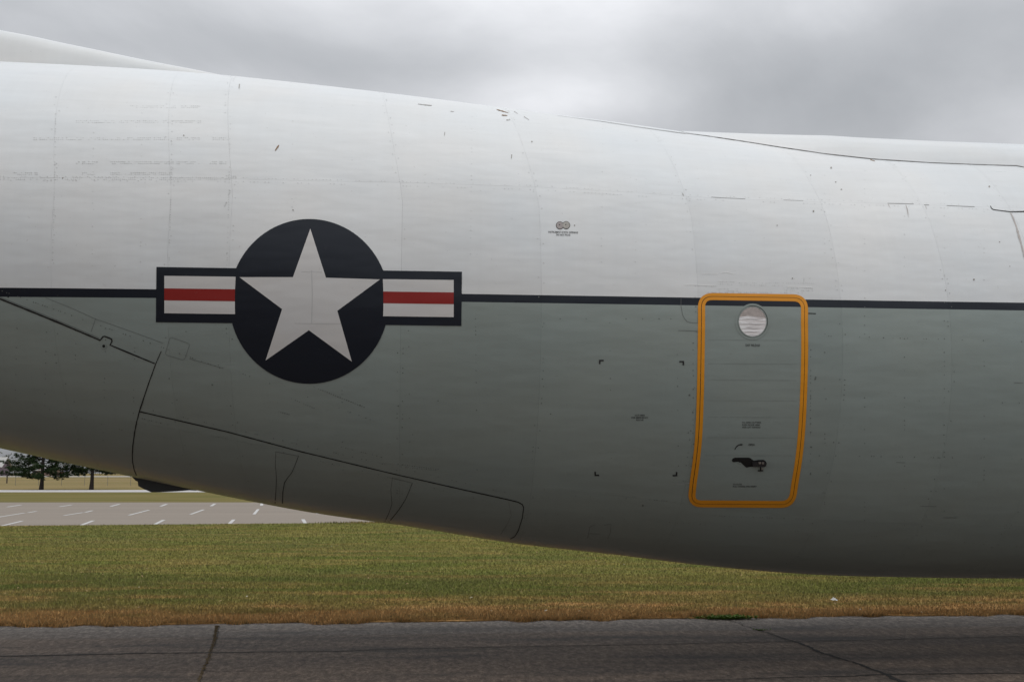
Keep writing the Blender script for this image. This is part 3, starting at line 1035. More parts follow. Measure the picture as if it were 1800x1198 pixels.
def grass_color(gg, dry_edge=True):
    """lawn colour by place: green, straw patches, brown strip along the asphalt"""
    pos = gg.n('ShaderNodeNewGeometry').outputs['Position']
    x, y, z = gg.sep(pos)[:3]
    a = gg.noise(gg.scaled(pos, (0.22, 0.9, 1)), 1.0, 6, 0.65)
    b2 = gg.noise(pos, 0.22, 3, 0.5)
    c = gg.mix(gg.ramp(a, [(0.36, 0), (0.66, 1)]), (0.205, 0.235, 0.036), (0.345, 0.290, 0.075))
    c = gg.mix(gg.ramp(b2, [(0.40, 0), (0.62, 1)]), c, gg.mix(0.5, c, (0.125, 0.172, 0.036)))
    # distance from the asphalt edge
    dd = gg.math('SUBTRACT', gg.math('SUBTRACT', y, gg.math('MULTIPLY', x, EDGE_K)), EDGE_C)
    wob = gg.noise(gg.scaled(pos, (0.55, 1.4, 1)), 1.1, 4, 0.6)
    e = gg.math('ADD', dd, gg.math('MULTIPLY', gg.math('SUBTRACT', wob, 0.5), -4.2))
    k = gg.ramp(gg.math('MULTIPLY', e, 0.33, clamp=True), [(0.0, 1.0), (0.24, 0.92), (0.42, 0.35), (0.85, 0.0)])
    pat = gg.noise(gg.scaled(pos, (0.35, 1.6, 1), (7, 3, 0)), 1.0, 4, .6)
    k2 = gg.math('MULTIPLY', gg.ramp(pat, [(0.5, 0), (0.64, 1)]), gg.ramp(gg.math('MULTIPLY', dd, 0.2, clamp=True), [(0, .8), (1.0, .25)]))
    k = gg.math('MAXIMUM', k, k2)
    dn = gg.noise(gg.scaled(pos, (1, .6, 1), (3, 3, 3)), 5.0, 4, .7)
    dry = gg.mix(dn, (0.68, 0.31, 0.085), (1.0, 0.60, 0.25))
    c = gg.mix(k, c, dry)
    return c


E0, E1 = gp(0, 1100), gp(1800, 1078.5)
EDGE_K = float((E1[1] - E0[1]) / (E1[0] - E0[0]))
EDGE_C = float(E0[1] - EDGE_K * E0[0])

# far terrain: one sheet to the horizon
m, gg, b = new_mat('field_grass')
pos = gg.n('ShaderNodeNewGeometry').outputs['Position']
a = gg.noise(gg.scaled(pos, (0.02, 0.10, 1)), 1.0, 5, 0.6)
f2 = gg.noise(pos, 3.0, 3)
c = gg.mix(gg.ramp(a, [(0.35, 0), (0.65, 1)]), (0.21, 0.165, 0.06), (0.30, 0.215, 0.10))
c = gg.mix(gg.math('MULTIPLY', f2, 0.35), c, (0.15, 0.14, 0.05))
gg.put(b, 'Base Color', c); gg.put(b, 'Roughness', 0.95); gg.put(b, 'Specular IOR Level', 0.1)
M_field = m


def terr(Y):
    return float(np.interp(Y, [0, 104, 180, 300, 420, 800, 4500], [-0.02, -0.02, 0.25, 1.0, 1.25, 1.2, 0.5]))


xs = [-2500, -800, -300, -120, -40, 0, 40, 120, 300, 800, 2500]
ysr = [-800, -100, -20, 0, 20, 60, 104, 140, 180, 240, 300, 360, 420, 800, 2000, 4500]
V = [(x, y, terr(y)) for y in ysr for x in xs]
n = len(xs)
tag(mesh_obj('ground', V, [(j * n + i, j * n + i + 1, (j + 1) * n + i + 1, (j + 1) * n + i) for j in range(len(ysr) - 1) for i in range(n - 1)], M_field), kind='structure')

# lawn between asphalt and parking lot
m, gg, b = new_mat('lawn_turf')
c = grass_color(gg)
pos = gg.n('ShaderNodeNewGeometry').outputs['Position']
f = gg.noise(gg.scaled(pos, (1, .45, 1)), 20, 4, 0.75)
c = gg.mix(gg.ramp(f, [(0.3, 0.65), (0.7, 0.0)]), c, (0.095, 0.085, 0.035))
gg.put(b, 'Base Color', c); gg.put(b, 'Roughness', 0.95); gg.put(b, 'Specular IOR Level', 0.1)
bump(gg, b, f, 1.0, 0.03)
M_turf = m
L0, L1 = gp(0, 924.3), gp(667, 918.5)
LK = float((L1[1] - L0[1]) / (L1[0] - L0[0])); LC = float(L0[1] - LK * L0[0])
LFAR = float(gp(300, 882.2)[1])
xe = np.linspace(-60, 60, 241)
near = [(x, EDGE_K * x + EDGE_C + 0.03 * math.sin(x * 2.1) + 0.035 * float(rng.normal()), 0.012) for x in xe]
V = [(x, y, -0.03) for x, y, z in near] + near + [(x, LK * x + LC, 0.012) for x in xe]
n = len(xe)
tag(mesh_obj('lawn', V, [(k * n + i, k * n + i + 1, (k + 1) * n + i + 1, (k + 1) * n + i) for k in range(2) for i in range(n - 1)], M_turf), kind='structure')

# grass blades
m, gg, b = new_mat('grass_blades')
c = grass_color(gg)
rnd = gg.n('ShaderNodeNewGeometry').outputs['Random Per Island']
v_ = gg.math('ADD', gg.math('MULTIPLY', rnd, 0.5), 0.75)
cc_ = gg.n('ShaderNodeCombineColor', Red=v_, Green=v_, Blue=v_).outputs[0]
c = gg.mix(1.0, c, cc_, 'MULTIPLY')
c = gg.mix(gg.ramp(rnd, [(0.86, 0), (0.90, 1)]), c, (0.28, 0.22, 0.11))
r3 = gg.math('SUBTRACT', gg.math('FRACT', gg.math('MULTIPLY', rnd, 91.7)), 0.5)
r4 = gg.math('SUBTRACT', gg.math('FRACT', gg.math('MULTIPLY', rnd, 37.3)), 0.5)
gg.put(b, 'Normal', gg.n('ShaderNodeCombineXYZ', X=r3, Y=r4, Z=0.8).outputs[0])
gg.put(b, 'Base Color', c); gg.put(b, 'Roughness', 0.8); gg.put(b, 'Specular IOR Level', 0.15)
M_blade = m


def blades(Y0, Y1, dens, h, w, xl, xr):
    area = 0
    out = []
    n = int((Y1 - Y0) * (xr(Y1) - xl(Y1) + xr(Y0) - xl(Y0)) / 2 * dens)
    y = rng.uniform(Y0, Y1, n)
    x = xl(y) + (xr(y) - xl(y)) * rng.uniform(0, 1, n)
    e = y - EDGE_K * x - EDGE_C
    ok = (e > -0.05 + 0.04 * np.sin(x * 7)) & (y < LK * x + LC + .02)
    x, y = x[ok], y[ok]
    n = len(x)
    a = rng.uniform(0, 2 * math.pi, n)
    hh = h * rng.uniform(0.5, 1.25, n)
    lean = hh * rng.uniform(0.1, 0.9, n)
    b2 = rng.uniform(0, 2 * math.pi, n)
    ww = w * rng.uniform(0.6, 1.4, n)
    base = np.stack([x, y, np.full(n, 0.008)], -1)
    sd = np.stack([np.cos(a), np.sin(a), 0 * a], -1) * ww[:, None] / 2
    tip = base + np.stack([np.cos(b2) * lean, np.sin(b2) * lean, hh], -1)
    return np.stack([base - sd, base + sd, tip], 1).reshape(-1, 3)


xl = lambda Y: -0.56 * Y - 1.0
xr = lambda Y: 0.56 * Y + 1.0
Vb = np.concatenate([
    blades(10.8, 13.5, 6500, 0.038, 0.0055, xl, xr),
    blades(13.5, 18, 2600, 0.036, 0.007, xl, xr),
    blades(18, 26, 1000, 0.034, 0.010, xl, lambda Y: 0.35 * Y),
    blades(26, 37.5, 450, 0.034, 0.014, xl, lambda Y: 0.1 * Y),
    blades(36.4, 37.6, 700, 0.07, 0.03, xl, lambda Y: 0.1 * Y),
])
# taller straw along the edge
xx = rng.uniform(-8, 8, 26000)
dd = np.abs(rng.normal(0, 0.16, 26000)) - 0.06 - 0.07 * np.clip(np.sin(xx * 2.3) + np.sin(xx * 5.7 + 1) + np.sin(xx * 13.1) * .7, -1, 2)
yy = EDGE_K * xx + EDGE_C + dd
a = rng.uniform(0, 6.28, len(xx)); b2 = rng.uniform(0, 6.28, len(xx)); hh = rng.uniform(0.04, 0.085, len(xx)) * (0.7 + 0.3 * np.sin(xx * 3) + .2 * np.sin(xx * 9.1))
base = np.stack([xx, yy, 0 * xx], -1); sd = np.stack([np.cos(a), np.sin(a), 0 * a], -1) * 0.004
tip = base + np.stack([np.cos(b2) * hh * .7, np.sin(b2) * hh * .7, hh], -1)
Vb = np.concatenate([Vb, np.stack([base - sd, base + sd, tip], 1).reshape(-1, 3)])
me = bpy.data.meshes.new('grass')
nt_ = len(Vb) // 3
me.vertices.add(len(Vb)); me.vertices.foreach_set('co', Vb.ravel().astype(np.float32))
me.loops.add(len(Vb)); me.loops.foreach_set('vertex_index', np.arange(len(Vb), dtype=np.int32))
me.polygons.add(nt_); me.polygons.foreach_set('loop_start', np.arange(nt_, dtype=np.int32) * 3)
me.update(calc_edges=True)
me.materials.append(M_blade)
go = bpy.data.objects.new('grass', me); col.objects.link(go)
tag(go, 'short patchy lawn grass browning along the asphalt edge', 'grass', kind='stuff')

# asphalt apron, its own frame lies along the edge
ang = math.atan(EDGE_K)
m, gg, b = new_mat('old_asphalt')
ob = gg.n('ShaderNodeTexCoord').outputs['Object']
x, y, z = gg.sep(ob)[:3]
big = gg.noise(gg.scaled(ob, (0.22, 1.9, 1)), 1.0, 5, 0.55)
agg = gg.noise(gg.scaled(ob, (1, .5, 1)), 14, 7, 0.95)
agg2 = gg.noise(gg.scaled(ob, (1, .45, 1)), 26, 3, 0.8)
c = gg.mix(gg.ramp(big, [(0.36, 0), (0.62, 1)]), (0.090, 0.072, 0.060), (0.158, 0.119, 0.091))
# paler dusty margin by the grass and cool strip behind it
mar = gg.math('ADD', y, gg.math('MULTIPLY', gg.noise(gg.scaled(ob, (0.7, 2, 1)), 1.2, 4), 0.35))
k = gg.ramp(gg.math('ADD', gg.math('MULTIPLY', mar, 1.0), 1.0, clamp=True), [(0.0, 0.0), (0.55, 0.15), (0.90, 0.55), (1.0, 0.95)])
c = gg.mix(k, c, (0.225, 0.198, 0.172))
cool = gg.ramp(gg.math('MULTIPLY', y, -0.5, clamp=True), [(0.0, 1.0), (0.44, 1.0), (0.52, 0.0)])
c = gg.mix(gg.math('MULTIPLY', cool, 0.45), c, (0.136, 0.124, 0.114))
sc = gg.ramp(agg, [(0.36, 0.35), (0.5, 1.05), (0.63, 2.3)])
c = gg.mix(1.0, c, sc, 'MULTIPLY')
c = gg.mix(gg.ramp(agg2, [(0.66, 0), (0.74, .6)]), c, (0.27, 0.24, 0.205))
# oily smears
sm = gg.noise(gg.scaled(ob, (0.5, 2.4, 1), (4, 9, 0)), 1.0, 4, 0.5)
c = gg.mix(gg.ramp(sm, [(0.54, 0), (0.72, .7)]), c, (0.036, 0.035, 0.036))
gg.put(b, 'Base Color', c); gg.put(b, 'Roughness', 0.86); gg.put(b, 'Specular IOR Level', 0.35)
bump(gg, b, gg.math('ADD', agg, gg.math('MULTIPLY', agg2, 0.8)), 0.9, 0.012)
M_asph = m
ap = mesh_obj('asphalt_apron', [(-60, -60, 0), (60, -60, 0), (60, 0.12, 0), (-60, 0.12, 0)], [(0, 1, 2, 3)], M_asph)
ap.location = (0, EDGE_C, 0); ap.rotation_euler = (0, 0, ang)
tag(ap, kind='structure')
bpy.context.view_layer.update()
apinv = np.array(ap.matrix_world.inverted())
crinv = apinv


def ground_ribbon(name, pts, w, mat, parent, z=0.004, step=0.05, jit=0.008, rag=0.4):
    """crack on the apron: measured points -> ragged strip"""
    G = np.array([gp(*q) for q in pts])
    P = dense(G[:, :2], step)
    n = len(P)
    if jit:
        wob = np.cumsum(rng.normal(0, jit, P.shape), 0)
        wob -= np.linspace(0, 1, n)[:, None] * wob[-1]
        P = P + wob * 0.6 + rng.normal(0, jit * .5, P.shape)
    ww = (np.interp(np.linspace(0, 1, n), np.linspace(0, 1, len(w)), w) if isinstance(w, (list, tuple)) else np.full(n, w)) / 2
    w1 = ww * (1 + rag * rng.uniform(-1, 1, n)); w2 = ww * (1 + rag * rng.uniform(-1, 1, n))
    A = offset_poly(P, w1, False); B = offset_poly(P, -w2, False)
    V = np.concatenate([A, B])
    V = np.concatenate([V, np.full((2 * n, 1), z), np.ones((2 * n, 1))], 1)
    if parent is not None:
        V = V @ np.array(parent.matrix_world.inverted()).T
    return mesh_obj(name, V[:, :3], [(i, n + i, n + i + 1, i + 1) for i in range(n - 1)], mat, parent)


M_crack = simple('crack_soil', (0.018, 0.016, 0.014), 0.95, 0.5, 60)
M_crackw = simple('crack_soil_with_moss', (0.035, 0.028, 0.020), 0.95, 0.6, 30)
ground_ribbon('crack', [(383, 1099), (380, 1108), (378, 1127), (368, 1145), (362, 1163), (350, 1183), (347, 1198), (335, 1240)], [.02, .011, .012, .009, .010, .012], M_crackw, ap, jit=.005, rag=.9)
ground_ribbon('crack', [(1283, 1090), (1317, 1100), (1357, 1112), (1400, 1128), (1440, 1143), (1483, 1157), (1520, 1168), (1550, 1180), (1583, 1195), (1640, 1225)], [.01, .012, .016, .03, .04, .03, .03, .07, .05], M_crack, ap, jit=.012, rag=.6)
ground_ribbon('paving_joint', [(-60, 1154), (0, 1152.5), (250, 1147), (600, 1143), (700, 1139.5), (900, 1136), (1200, 1130), (1400, 1126), (1567, 1123), (1800, 1118), (1900, 1116)], [.03, .03, .02, .018, .018, .02, .02, .02], M_crack, ap, jit=.006, rag=.5, z=.0045)
ground_ribbon('paving_joint', [(1150, 1199), (1300, 1193), (1500, 1188), (1560, 1185), (1800, 1183.5), (1900, 1182)], [.015, .02, .025, .02], M_crack, ap, jit=.006, rag=.6, z=.0045)
ground_ribbon('hairline_crack', [(220, 1170), (300, 1178), (480, 1179)], .008, M_crack, ap, jit=.01)
ground_ribbon('hairline_crack', [(1322, 1163), (1360, 1165), (1395, 1163)], .010, M_crack, ap, jit=.01)

# parking lot
m, gg, b = new_mat('parking_concrete')
pos = gg.n('ShaderNodeNewGeometry').outputs['Position']
a = gg.noise(gg.scaled(pos, (0.04, 0.35, 1)), 1.0, 5, 0.6)
f = gg.noise(pos, 12, 3, .7)
c = gg.mix(a, (0.232, 0.194, 0.155), (0.305, 0.255, 0.205))
c = gg.mix(gg.ramp(f, [(.3, .18), (.7, 0)]), c, (0.16, 0.14, 0.12))
gg.put(b, 'Base Color', c); gg.put(b, 'Roughness', 0.9)
M_lot = m
lx = [-120, -60, -20, 0, 60, 120]
V = [(x, LK * x + LC - .3, -0.004) for x in lx] + [(x, LFAR, -0.004) for x in lx]
lot = mesh_obj('parking_lot', V, [(i, i + 1, 7 + i, 6 + i) for i in range(5)], M_lot)
tag(lot, kind='structure')
M_line = simple('white_line_paint', (0.54, 0.53, 0.51), 0.7, 0.12, 5)


def pline(a, b_, w=0.11):
    A, B = gp(*a), gp(*b_)
    d = (B - A)[:2]; L = np.linalg.norm(d); d = d / L
    n = np.array([-d[1], d[0]]) * w / 2
    V = [(*(A[:2] - n), .0005), (*(B[:2] - n), .0005), (*(B[:2] + n), .0005), (*(A[:2] + n), .0005)]
    mesh_obj('painted_line', V, [(0, 1, 2, 3)], M_line, lot)


for a_, b_ in (((1, 924), (39, 915)), ((138.5, 924), (164, 914.3)), ((272.5, 920.8), (288, 913)), ((403.5, 919.5), (411, 912.5)), ((532.5, 912), (537, 919.5)),
               ((-5, 908.5), (43, 900.8)), ((49, 900.4), (64, 897.8)), ((112.5, 905.3), (146, 900)), ((150, 899.8), (162.5, 896.7)), ((226.5, 904.8), (262, 895.7)),
               ((335, 903.3), (358, 895)), ((446.5, 903.3), (454, 894.2)), ((553, 896), (559, 902.5)),
               ((12.5, 890.4), (37.5, 886.7)), ((104.5, 889.8), (126.5, 886.6)), ((194.5, 889.3), (210, 885.3)), ((282.5, 889.2), (293, 885.3)), ((371, 888.8), (378, 884.6)), ((459.6, 888), (460.5, 884)),
               ((-95, 912), (-60, 904)), ((-80, 891), (-55, 887))):
    pline(a_, b_, 0.16 if a_[1] < 892 else 0.13)
J = simple('lot_joint', (0.15, 0.13, 0.12), 0.9)
ground_ribbon('slab_joint', [(-80, 899.5), (0, 899.2), (200, 899.5), (520, 898.8)], .06, J, lot, z=-.0015, step=1, jit=0)
ground_ribbon('slab_joint', [(-80, 886.8), (0, 886.5), (480, 886.3)], .05, J, lot, z=-.0015, step=1, jit=0)

# verge and footpath
m, gg, b = new_mat('verge_grass')
pos = gg.n('ShaderNodeNewGeometry').outputs['Position']
a = gg.noise(gg.scaled(pos, (0.08, 0.3, 1)), 1.0, 5, 0.6)
f = gg.noise(pos, 6, 4, .7)
c = gg.mix(gg.ramp(a, [(.35, 0), (.62, 1)]), (0.135, 0.125, 0.030), (0.215, 0.17, 0.058))
c = gg.mix(gg.math('MULTIPLY', f, .3), c, (0.07, 0.075, 0.02))
gg.put(b, 'Base Color', c); gg.put(b, 'Roughness', .95); gg.put(b, 'Specular IOR Level', .1)
YP0, YP1 = float(gp(100, 864.6)[1]), float(gp(100, 860.9)[1])
tag(mesh_obj('verge', [(-160, LFAR, 0), (160, LFAR, 0), (160, YP0, 0), (-160, YP0, 0)], [(0, 1, 2, 3)], m), kind='structure')
tag(mesh_obj('footpath', [(-160, YP0, .02), (160, YP0, .02), (160, YP1, .02), (-160, YP1, .02), (-160, YP0, 0), (160, YP0, 0)], [(0, 1, 2, 3), (4, 5, 1, 0)],
             simple('pale_concrete', (0.52, 0.50, 0.49), 0.9, .06, .5)), kind='structure')
# far road
tag(mesh_obj('far_road', [(-400, 262, terr(262) + .03), (400, 262, terr(262) + .03), (400, 285, terr(285) + .03), (-400, 285, terr(285) + .03)], [(0, 1, 2, 3)],
             simple('far_road_surface', (0.42, 0.40, 0.36), .9, .05, .1)), kind='structure')

# ------------------------------------------------------------------ pines
M_bark = simple('pine_bark', (0.035, 0.028, 0.024), .9, .4, 12)
m, gg, b = new_mat('pine_needles')
rnd = gg.n('ShaderNodeNewGeometry').outputs['Random Per Island']
gg.put(b, 'Base Color', gg.mix(rnd, (0.012, 0.026, 0.010), (0.042, 0.072, 0.022)))
gg.put(b, 'Roughness', .8); gg.put(b, 'Specular IOR Level', .2)
M_needle = m


def tube(V, Fc, a, b_, r0, r1, k=6):
    a = Vector(a); b_ = Vector(b_)
    q = (b_ - a).to_track_quat('Z', 'Y')
    i0 = len(V)
    for p, r in ((a, r0), (b_, r1)):
        for j in range(k):
            V.append(tuple(p + q @ Vector((r * math.cos(j * 6.2832 / k), r * math.sin(j * 6.2832 / k), 0))))
    for j in range(k):
        Fc.append((i0 + j, i0 + (j + 1) % k, i0 + k + (j + 1) % k, i0 + k + j))


def pine(px, base_y, H, rad, label, seed, low):
    rr = random.Random(seed)
    P = gp(px, base_y)
    root = empty('pine_tree', (P[0], P[1], terr(P[1]) if P[1] > 105 else 0))
    tag(root, label, 'tree', 'pines beyond the footpath')
    V, Fc = [], []
    tube(V, Fc, (0, 0, -0.05), (0.03, 0, 0.9), 0.26, 0.19, 9)
    tube(V, Fc, (0.03, 0, 0.9), (0, 0, H * .6), 0.19, 0.12, 9)
    tube(V, Fc, (0, 0, H * .6), (0, 0, H * .98), 0.12, 0.02, 7)
    mesh_obj('trunk', V, Fc, M_bark, root)
    VB, FB, VN, FN = [], [], [], []
    nb = 60
    for i in range(nb):
        t = i / nb
        z0 = low + (H - low) * t**1.05
        az = i * 2.399 + rr.uniform(-.3, .3)
        L = rad * (1 - t)**.65 * rr.uniform(.7, 1.08) + .25
        tipz = z0 + L * rr.uniform(-0.12, 0.18) + .1
        p0 = Vector((0, 0, z0)); p1 = Vector((math.cos(az) * L, math.sin(az) * L, tipz))
        mid = p0.lerp(p1, .5) - Vector((0, 0, .10 * L))
        tube(VB, FB, p0, mid, .05, .035, 5); tube(VB, FB, mid, p1, .035, .012, 5)
        for k in range(int(10 + L * 10)):
            u = rr.uniform(.28, 1.05)
            c = (p0.lerp(mid, u * 2) if u < .5 else mid.lerp(p1, (u - .5) * 2)) + Vector((rr.gauss(0, .14 + .16 * u), rr.gauss(0, .14 + .16 * u), rr.gauss(.08, .12)))
            for q in range(48):
                d = Vector((rr.gauss(0, 1), rr.gauss(0, 1), rr.gauss(.45, .55))).normalized()
                s = d.cross(Vector((rr.gauss(0, 1), rr.gauss(0, 1), rr.gauss(0, 1)))).normalized() * .019
                e = c + d * rr.uniform(.14, .30)
                j = len(VN)
                VN += [tuple(c - s), tuple(c + s), tuple(e)]
                FN.append((j, j + 1, j + 2))
    mesh_obj('branches', VB, FB, M_bark, root)
    mesh_obj('crown', VN, FN, M_needle, root)


pine(72.5, 860.2, 9.0, 4.0, 'dark pine with the thicker trunk and wider low branches, beyond the footpath', 3, 1.55)
pine(160.5, 860.2, 8.0, 3.5, 'dark pine with the slimmer trunk, close to the underside of the aircraft tail', 11, 1.9)

# ------------------------------------------------------------------ wire fence, post, houses, treeline
fy = 137.0
fence = empty('wire_fence', (0, fy, terr(fy)))
tag(fence, 'thin wire fence crossing the tan field behind the pines', 'fence')
M_wire = simple('galvanised_wire', (0.20, 0.19, 0.17), .6, .2, 3)
pv, pf = [], []
tube(pv, pf, (0, 0, 0), (0, 0, 1.35), .028, .028, 6)
o = mesh_obj('post', pv, pf, M_wire, fence)
pme = o.data
xs_p = list(np.arange(-78, -20, 3.05))
o.location = (xs_p[0], 0, 0)
for x in xs_p[1:]:
    o2 = bpy.data.objects.new('post', pme); o2.parent = fence; o2.location = (x, 0, 0); col.objects.link(o2)
for z in (0.25, 0.65, 1.0, 1.3):
    v, f = [], []
    tube(v, f, (xs_p[0], 0, z), (xs_p[-1], 0, z), .006, .006, 4)
    mesh_obj('wire', v, f, M_wire, fence)
pp_ = gp(20.3, 850)
yb = 160.0
bx = (20.3 - 900) / F * yb
bl = empty('marker_post', (bx, yb, terr(yb)))
tag(bl, 'short dark marker post with a square cap standing alone in the tan field', 'post')
M_post = simple('dark_weathered_wood', (0.07, 0.055, 0.045), .9)
v, f = [], []
tube(v, f, (0, 0, 0), (0, 0, 1.05), .11, .10, 4)
mesh_obj('shaft', v, f, M_post, bl)
v, f = [], []
tube(v, f, (0, 0, 1.05), (0, 0, 1.14), .18, .14, 4)
f.append((7, 6, 5, 4)[::-1])
mesh_obj('cap', v, f, M_post, bl)


def box(x0, x1, y0, y1, z0, z1):
    return ([(x0, y0, z0), (x1, y0, z0), (x1, y1, z0), (x0, y1, z0), (x0, y0, z1), (x1, y0, z1), (x1, y1, z1), (x0, y1, z1)],
            [(0, 3, 2, 1), (4, 5, 6, 7), (0, 1, 5, 4), (1, 2, 6, 5), (2, 3, 7, 6), (3, 0, 4, 7)])


def house(px, Y, w, d, h, rh, wall, roofc, label, rz=0.0):
    root = empty('house', ((px - 900) / F * Y, Y, terr(Y) - .1), rz)
    tag(root, label, 'house', 'houses beyond the field')
    v, f = box(-w / 2, w / 2, -d / 2, d / 2, 0, h)
    mesh_obj('wall', v, f, wall, root)
    g_ = 0.0
    for s in (-1, 1):
        v = [(s * w / 2, -d / 2, h), (s * w / 2, d / 2, h), (s * w / 2, 0, h + rh - .1), (s * (w / 2 - .15), -d / 2, h), (s * (w / 2 - .15), d / 2, h), (s * (w / 2 - .15), 0, h + rh - .1)]
        mesh_obj('gable', v, [(0, 1, 2), (3, 5, 4), (0, 3, 4, 1), (1, 4, 5, 2), (2, 5, 3, 0)], wall, root)
    e = .4
    v = []
    for x in (-w / 2 - e, w / 2 + e):
        v += [(x, -d / 2 - e, h - .15), (x, 0, h + rh), (x, d / 2 + e, h - .15), (x, -d / 2 - e, h + .03), (x, 0, h + rh + .2), (x, d / 2 + e, h + .03)]
    mesh_obj('roof', v, [(3, 9, 10, 4), (4, 10, 11, 5), (0, 1, 7, 6), (1, 2, 8, 7), (0, 6, 9, 3), (2, 5, 11, 8), (0, 3, 4, 1), (1, 4, 5, 2), (6, 7, 10, 9), (7, 8, 11, 10)], roofc, root)
    for i, x in enumerate(np.linspace(-w * .34, w * .34, 3)):
        if i == 1:
            v, f = box(x - .5, x + .5, -d / 2 - .06, -d / 2 - .002, 0.1, 2.1)
            mesh_obj('door', v, f, M_hdoor, root)
        else:
            v, f = box(x - .6, x + .6, -d / 2 - .05, -d / 2 - .002, 1.0, 2.2)
            mesh_obj('window', v, f, M_hwin, root)


M_hdoor = simple('house_door_paint', (0.2, 0.12, .09), .6)
M_hwin = simple('house_window_glass', (0.03, 0.035, .04), .1)
M_sidw = simple('white_siding', (0.7, .68, .66), .7)
M_sidp = simple('mauve_siding', (0.20, .15, .19), .8)
M_sidr = simple('pinkish_brick', (0.36, .25, .22), .8)
M_rg = simple('pale_roof_shingle', (0.45, .44, .42), .9)
M_rd = simple('slate_roof_shingle', (0.14, .14, .17), .9)
house(-6, 290, 7.0, 8, 2.6, 2.6, M_sidp, M_rg, 'mauve house with pale roof, leftmost, half hidden by the thicker pine', 0.15)
house(88, 298, 4.2, 7, 1.7, 1.0, M_sidr, M_rg, 'small pinkish house seen between the two pine crowns, left one', -.1)
house(121, 305, 3.4, 6, 1.4, .8, M_sidw, M_rd, 'small white house seen between the two pine crowns, right one', .1)

m, gg, b = new_mat('distant_foliage')
rnd = gg.n('ShaderNodeNewGeometry').outputs['Random Per Island']
gg.put(b, 'Base Color', gg.mix(rnd, (0.035, 0.045, 0.030), (0.095, 0.095, 0.055)))
gg.put(b, 'Roughness', .9)
VN = []; FN = []
NT = 52000
cx = np.sort(rng.uniform(-420, 420, 230)); cz = rng.uniform(4.0, 8.5, 230); cr = rng.uniform(3.0, 6.5, 230)
idx = rng.integers(0, 230, NT)
d = rng.normal(0, 1, (NT, 3)); d /= np.linalg.norm(d, axis=1, keepdims=True)
rad_ = rng.uniform(.5, 1.05, NT)[:, None]
c = np.stack([cx[idx], 345 + (idx % 5) * 3.0, np.full(NT, 0.6) + cz[idx] * .55], -1) + d * rad_ * np.stack([cr[idx], cr[idx] * .8, cz[idx] * .55], -1)
u = rng.normal(0, 1, (NT, 3)); w = rng.normal(0, 1, (NT, 3))
VN = np.stack([c, c + u * .38, c + w * .38], 1).reshape(-1, 3)
VN[:, 2] = np.maximum(VN[:, 2], terr(345))
o = mesh_obj('distant_treeline', VN, [(3 * i, 3 * i + 1, 3 * i + 2) for i in range(NT)], m)
tag(o, 'grey green line of far trees behind the houses', 'trees', kind='stuff')

# ------------------------------------------------------------------ weeds, paper, leaves
M_weed = simple('weed_leaf', (0.10, 0.17, 0.025), .8, .4, 30, 0.0, 0.15)


def weed(px, py, w, d, h, n, label, seed):
    rr = random.Random(seed)
    P = gp(px, py)
    root = empty('weed_clump', (P[0], P[1], 0.0))
    tag(root, label, 'weed')
    V, Fc = [], []
    for i in range(n):
        c = Vector((rr.gauss(0, w * .35), rr.gauss(0, d * .35), 0.0))
        a = rr.uniform(0, 6.283); L = rr.uniform(.5, 1.2) * h * 1.5; up = rr.uniform(.3, 1.0) * h
        dr_ = Vector((math.cos(a), math.sin(a), 0)); sd = Vector((-math.sin(a), math.cos(a), 0)) * L * .2
        j = len(V)
        m1 = c + dr_ * L * .5 + Vector((0, 0, up * .9)); e = c + dr_ * L + Vector((0, 0, up * .8))
        V += [tuple(c), tuple(m1 - sd), tuple(e), tuple(m1 + sd)]
        Fc.append((j, j + 1, j + 2, j + 3))
    mesh_obj('leaves', V, Fc, M_weed, root)


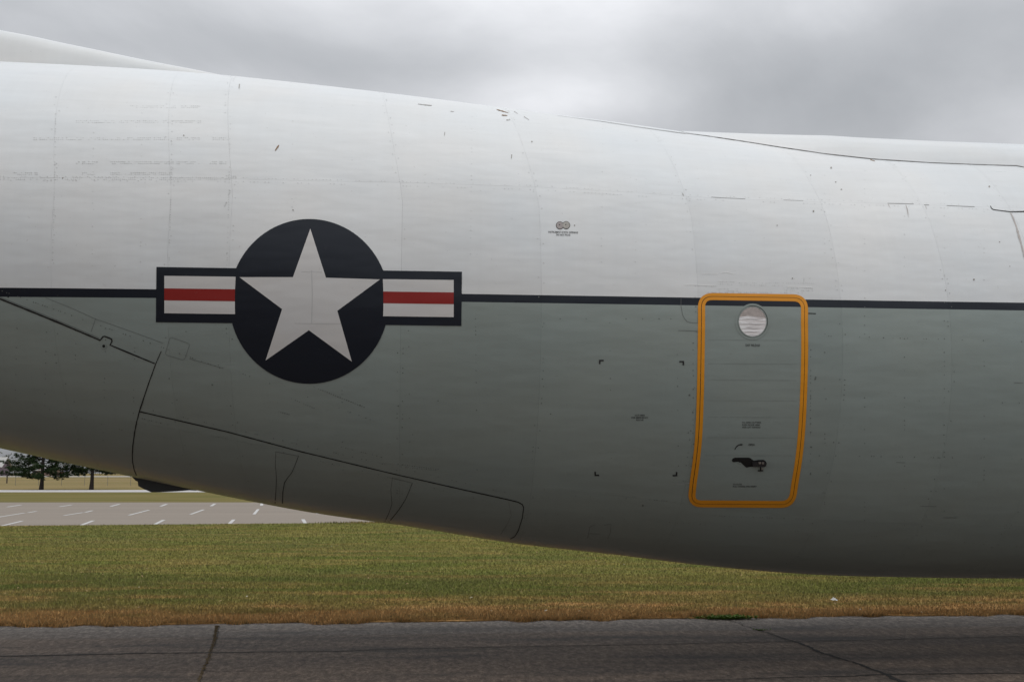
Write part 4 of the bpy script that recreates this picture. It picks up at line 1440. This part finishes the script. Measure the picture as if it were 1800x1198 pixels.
weed(1276, 1087, .42, .10, .055, 260, 'wide green weed clump growing over the asphalt edge below the crew door', 5)
weed(1338, 1107, .10, .04, .02, 50, 'tiny green weed growing in the asphalt crack near the grass', 6)
P = gp(1467, 1060)
pap = empty('paper_scrap', (P[0], P[1], 0.03))
tag(pap, 'crumpled white scrap of paper lying on the grass', 'litter')
V = []; Fc = []
rr = random.Random(4)
nu, nv = 9, 7
for i in range(nu):
    for j in range(nv):
        a = i / (nu - 1); b_ = j / (nv - 1)
        r = rr.uniform(.8, 1.2)
        V.append(((a - .5) * .085 * r, (b_ - .5) * .06 * r, .012 + .045 * math.exp(-((a - .42)**2 + (b_ - .5)**2) * 9) * rr.uniform(.4, 1.3) + rr.uniform(0, .008)))
Fc = [(i * nv + j, (i + 1) * nv + j, (i + 1) * nv + j + 1, i * nv + j + 1) for i in range(nu - 1) for j in range(nv - 1)]
mesh_obj('paper_sheet', V, Fc, simple('white_paper', (0.82, .82, .82), .8, .05), pap)

# moss and soil crumbs in the crack
V, Fc = [], []
for i in range(420):
    t = random.random()**1.4
    px = np.interp(t, [0, .3, .6, 1], [381, 377, 365, 348]); py = np.interp(t, [0, .3, .6, 1], [1100, 1126, 1160, 1198])
    P = gp(px + random.gauss(0, 1.5), py)
    h = random.uniform(.004, .014); s = random.uniform(.004, .010)
    j = len(V)
    V += [(P[0] - s, P[1], .004), (P[0] + s, P[1] + .004, .004), (P[0] + random.uniform(-s, s), P[1] + random.uniform(-s, s), .004 + h)]
    Fc.append((j, j + 1, j + 2))
tag(mesh_obj('crack_moss', V, Fc, simple('dry_moss', (0.17, .125, .07), .9, .5, 50)), 'dry moss and dirt filling the long crack in the asphalt', 'moss', kind='stuff')

for nm, cnt, colr, lab in (('fallen_leaves', 170, (0.34, .22, .10), 'small tan and brown leaves strewn over the lawn'),
                           ('pale_leaf_litter', 26, (0.45, .41, .30), 'tiny pale leaf scraps strewn over the lawn')):
    V, Fc = [], []
    for i in range(cnt):
        py = random.uniform(930, 1088); px = random.uniform(-40, 1840)
        P = gp(px, py)
        s = random.uniform(.012, .028); a = random.uniform(0, 6.28)
        c, q = math.cos(a) * s, math.sin(a) * s
        z = .045 + random.uniform(0, .015)
        j = len(V)
        V += [(P[0] - c, P[1] - q, z), (P[0] + q * .6, P[1] - c * .6, z + .008), (P[0] + c, P[1] + q, z + s * .6), (P[0] - q * .6, P[1] + c * .6, z + s * .5)]
        Fc.append((j, j + 1, j + 2, j + 3))
    tag(mesh_obj(nm, V, Fc, simple(nm + '_colour', colr, .8, .4, 3)), lab, 'leaves', kind='stuff')
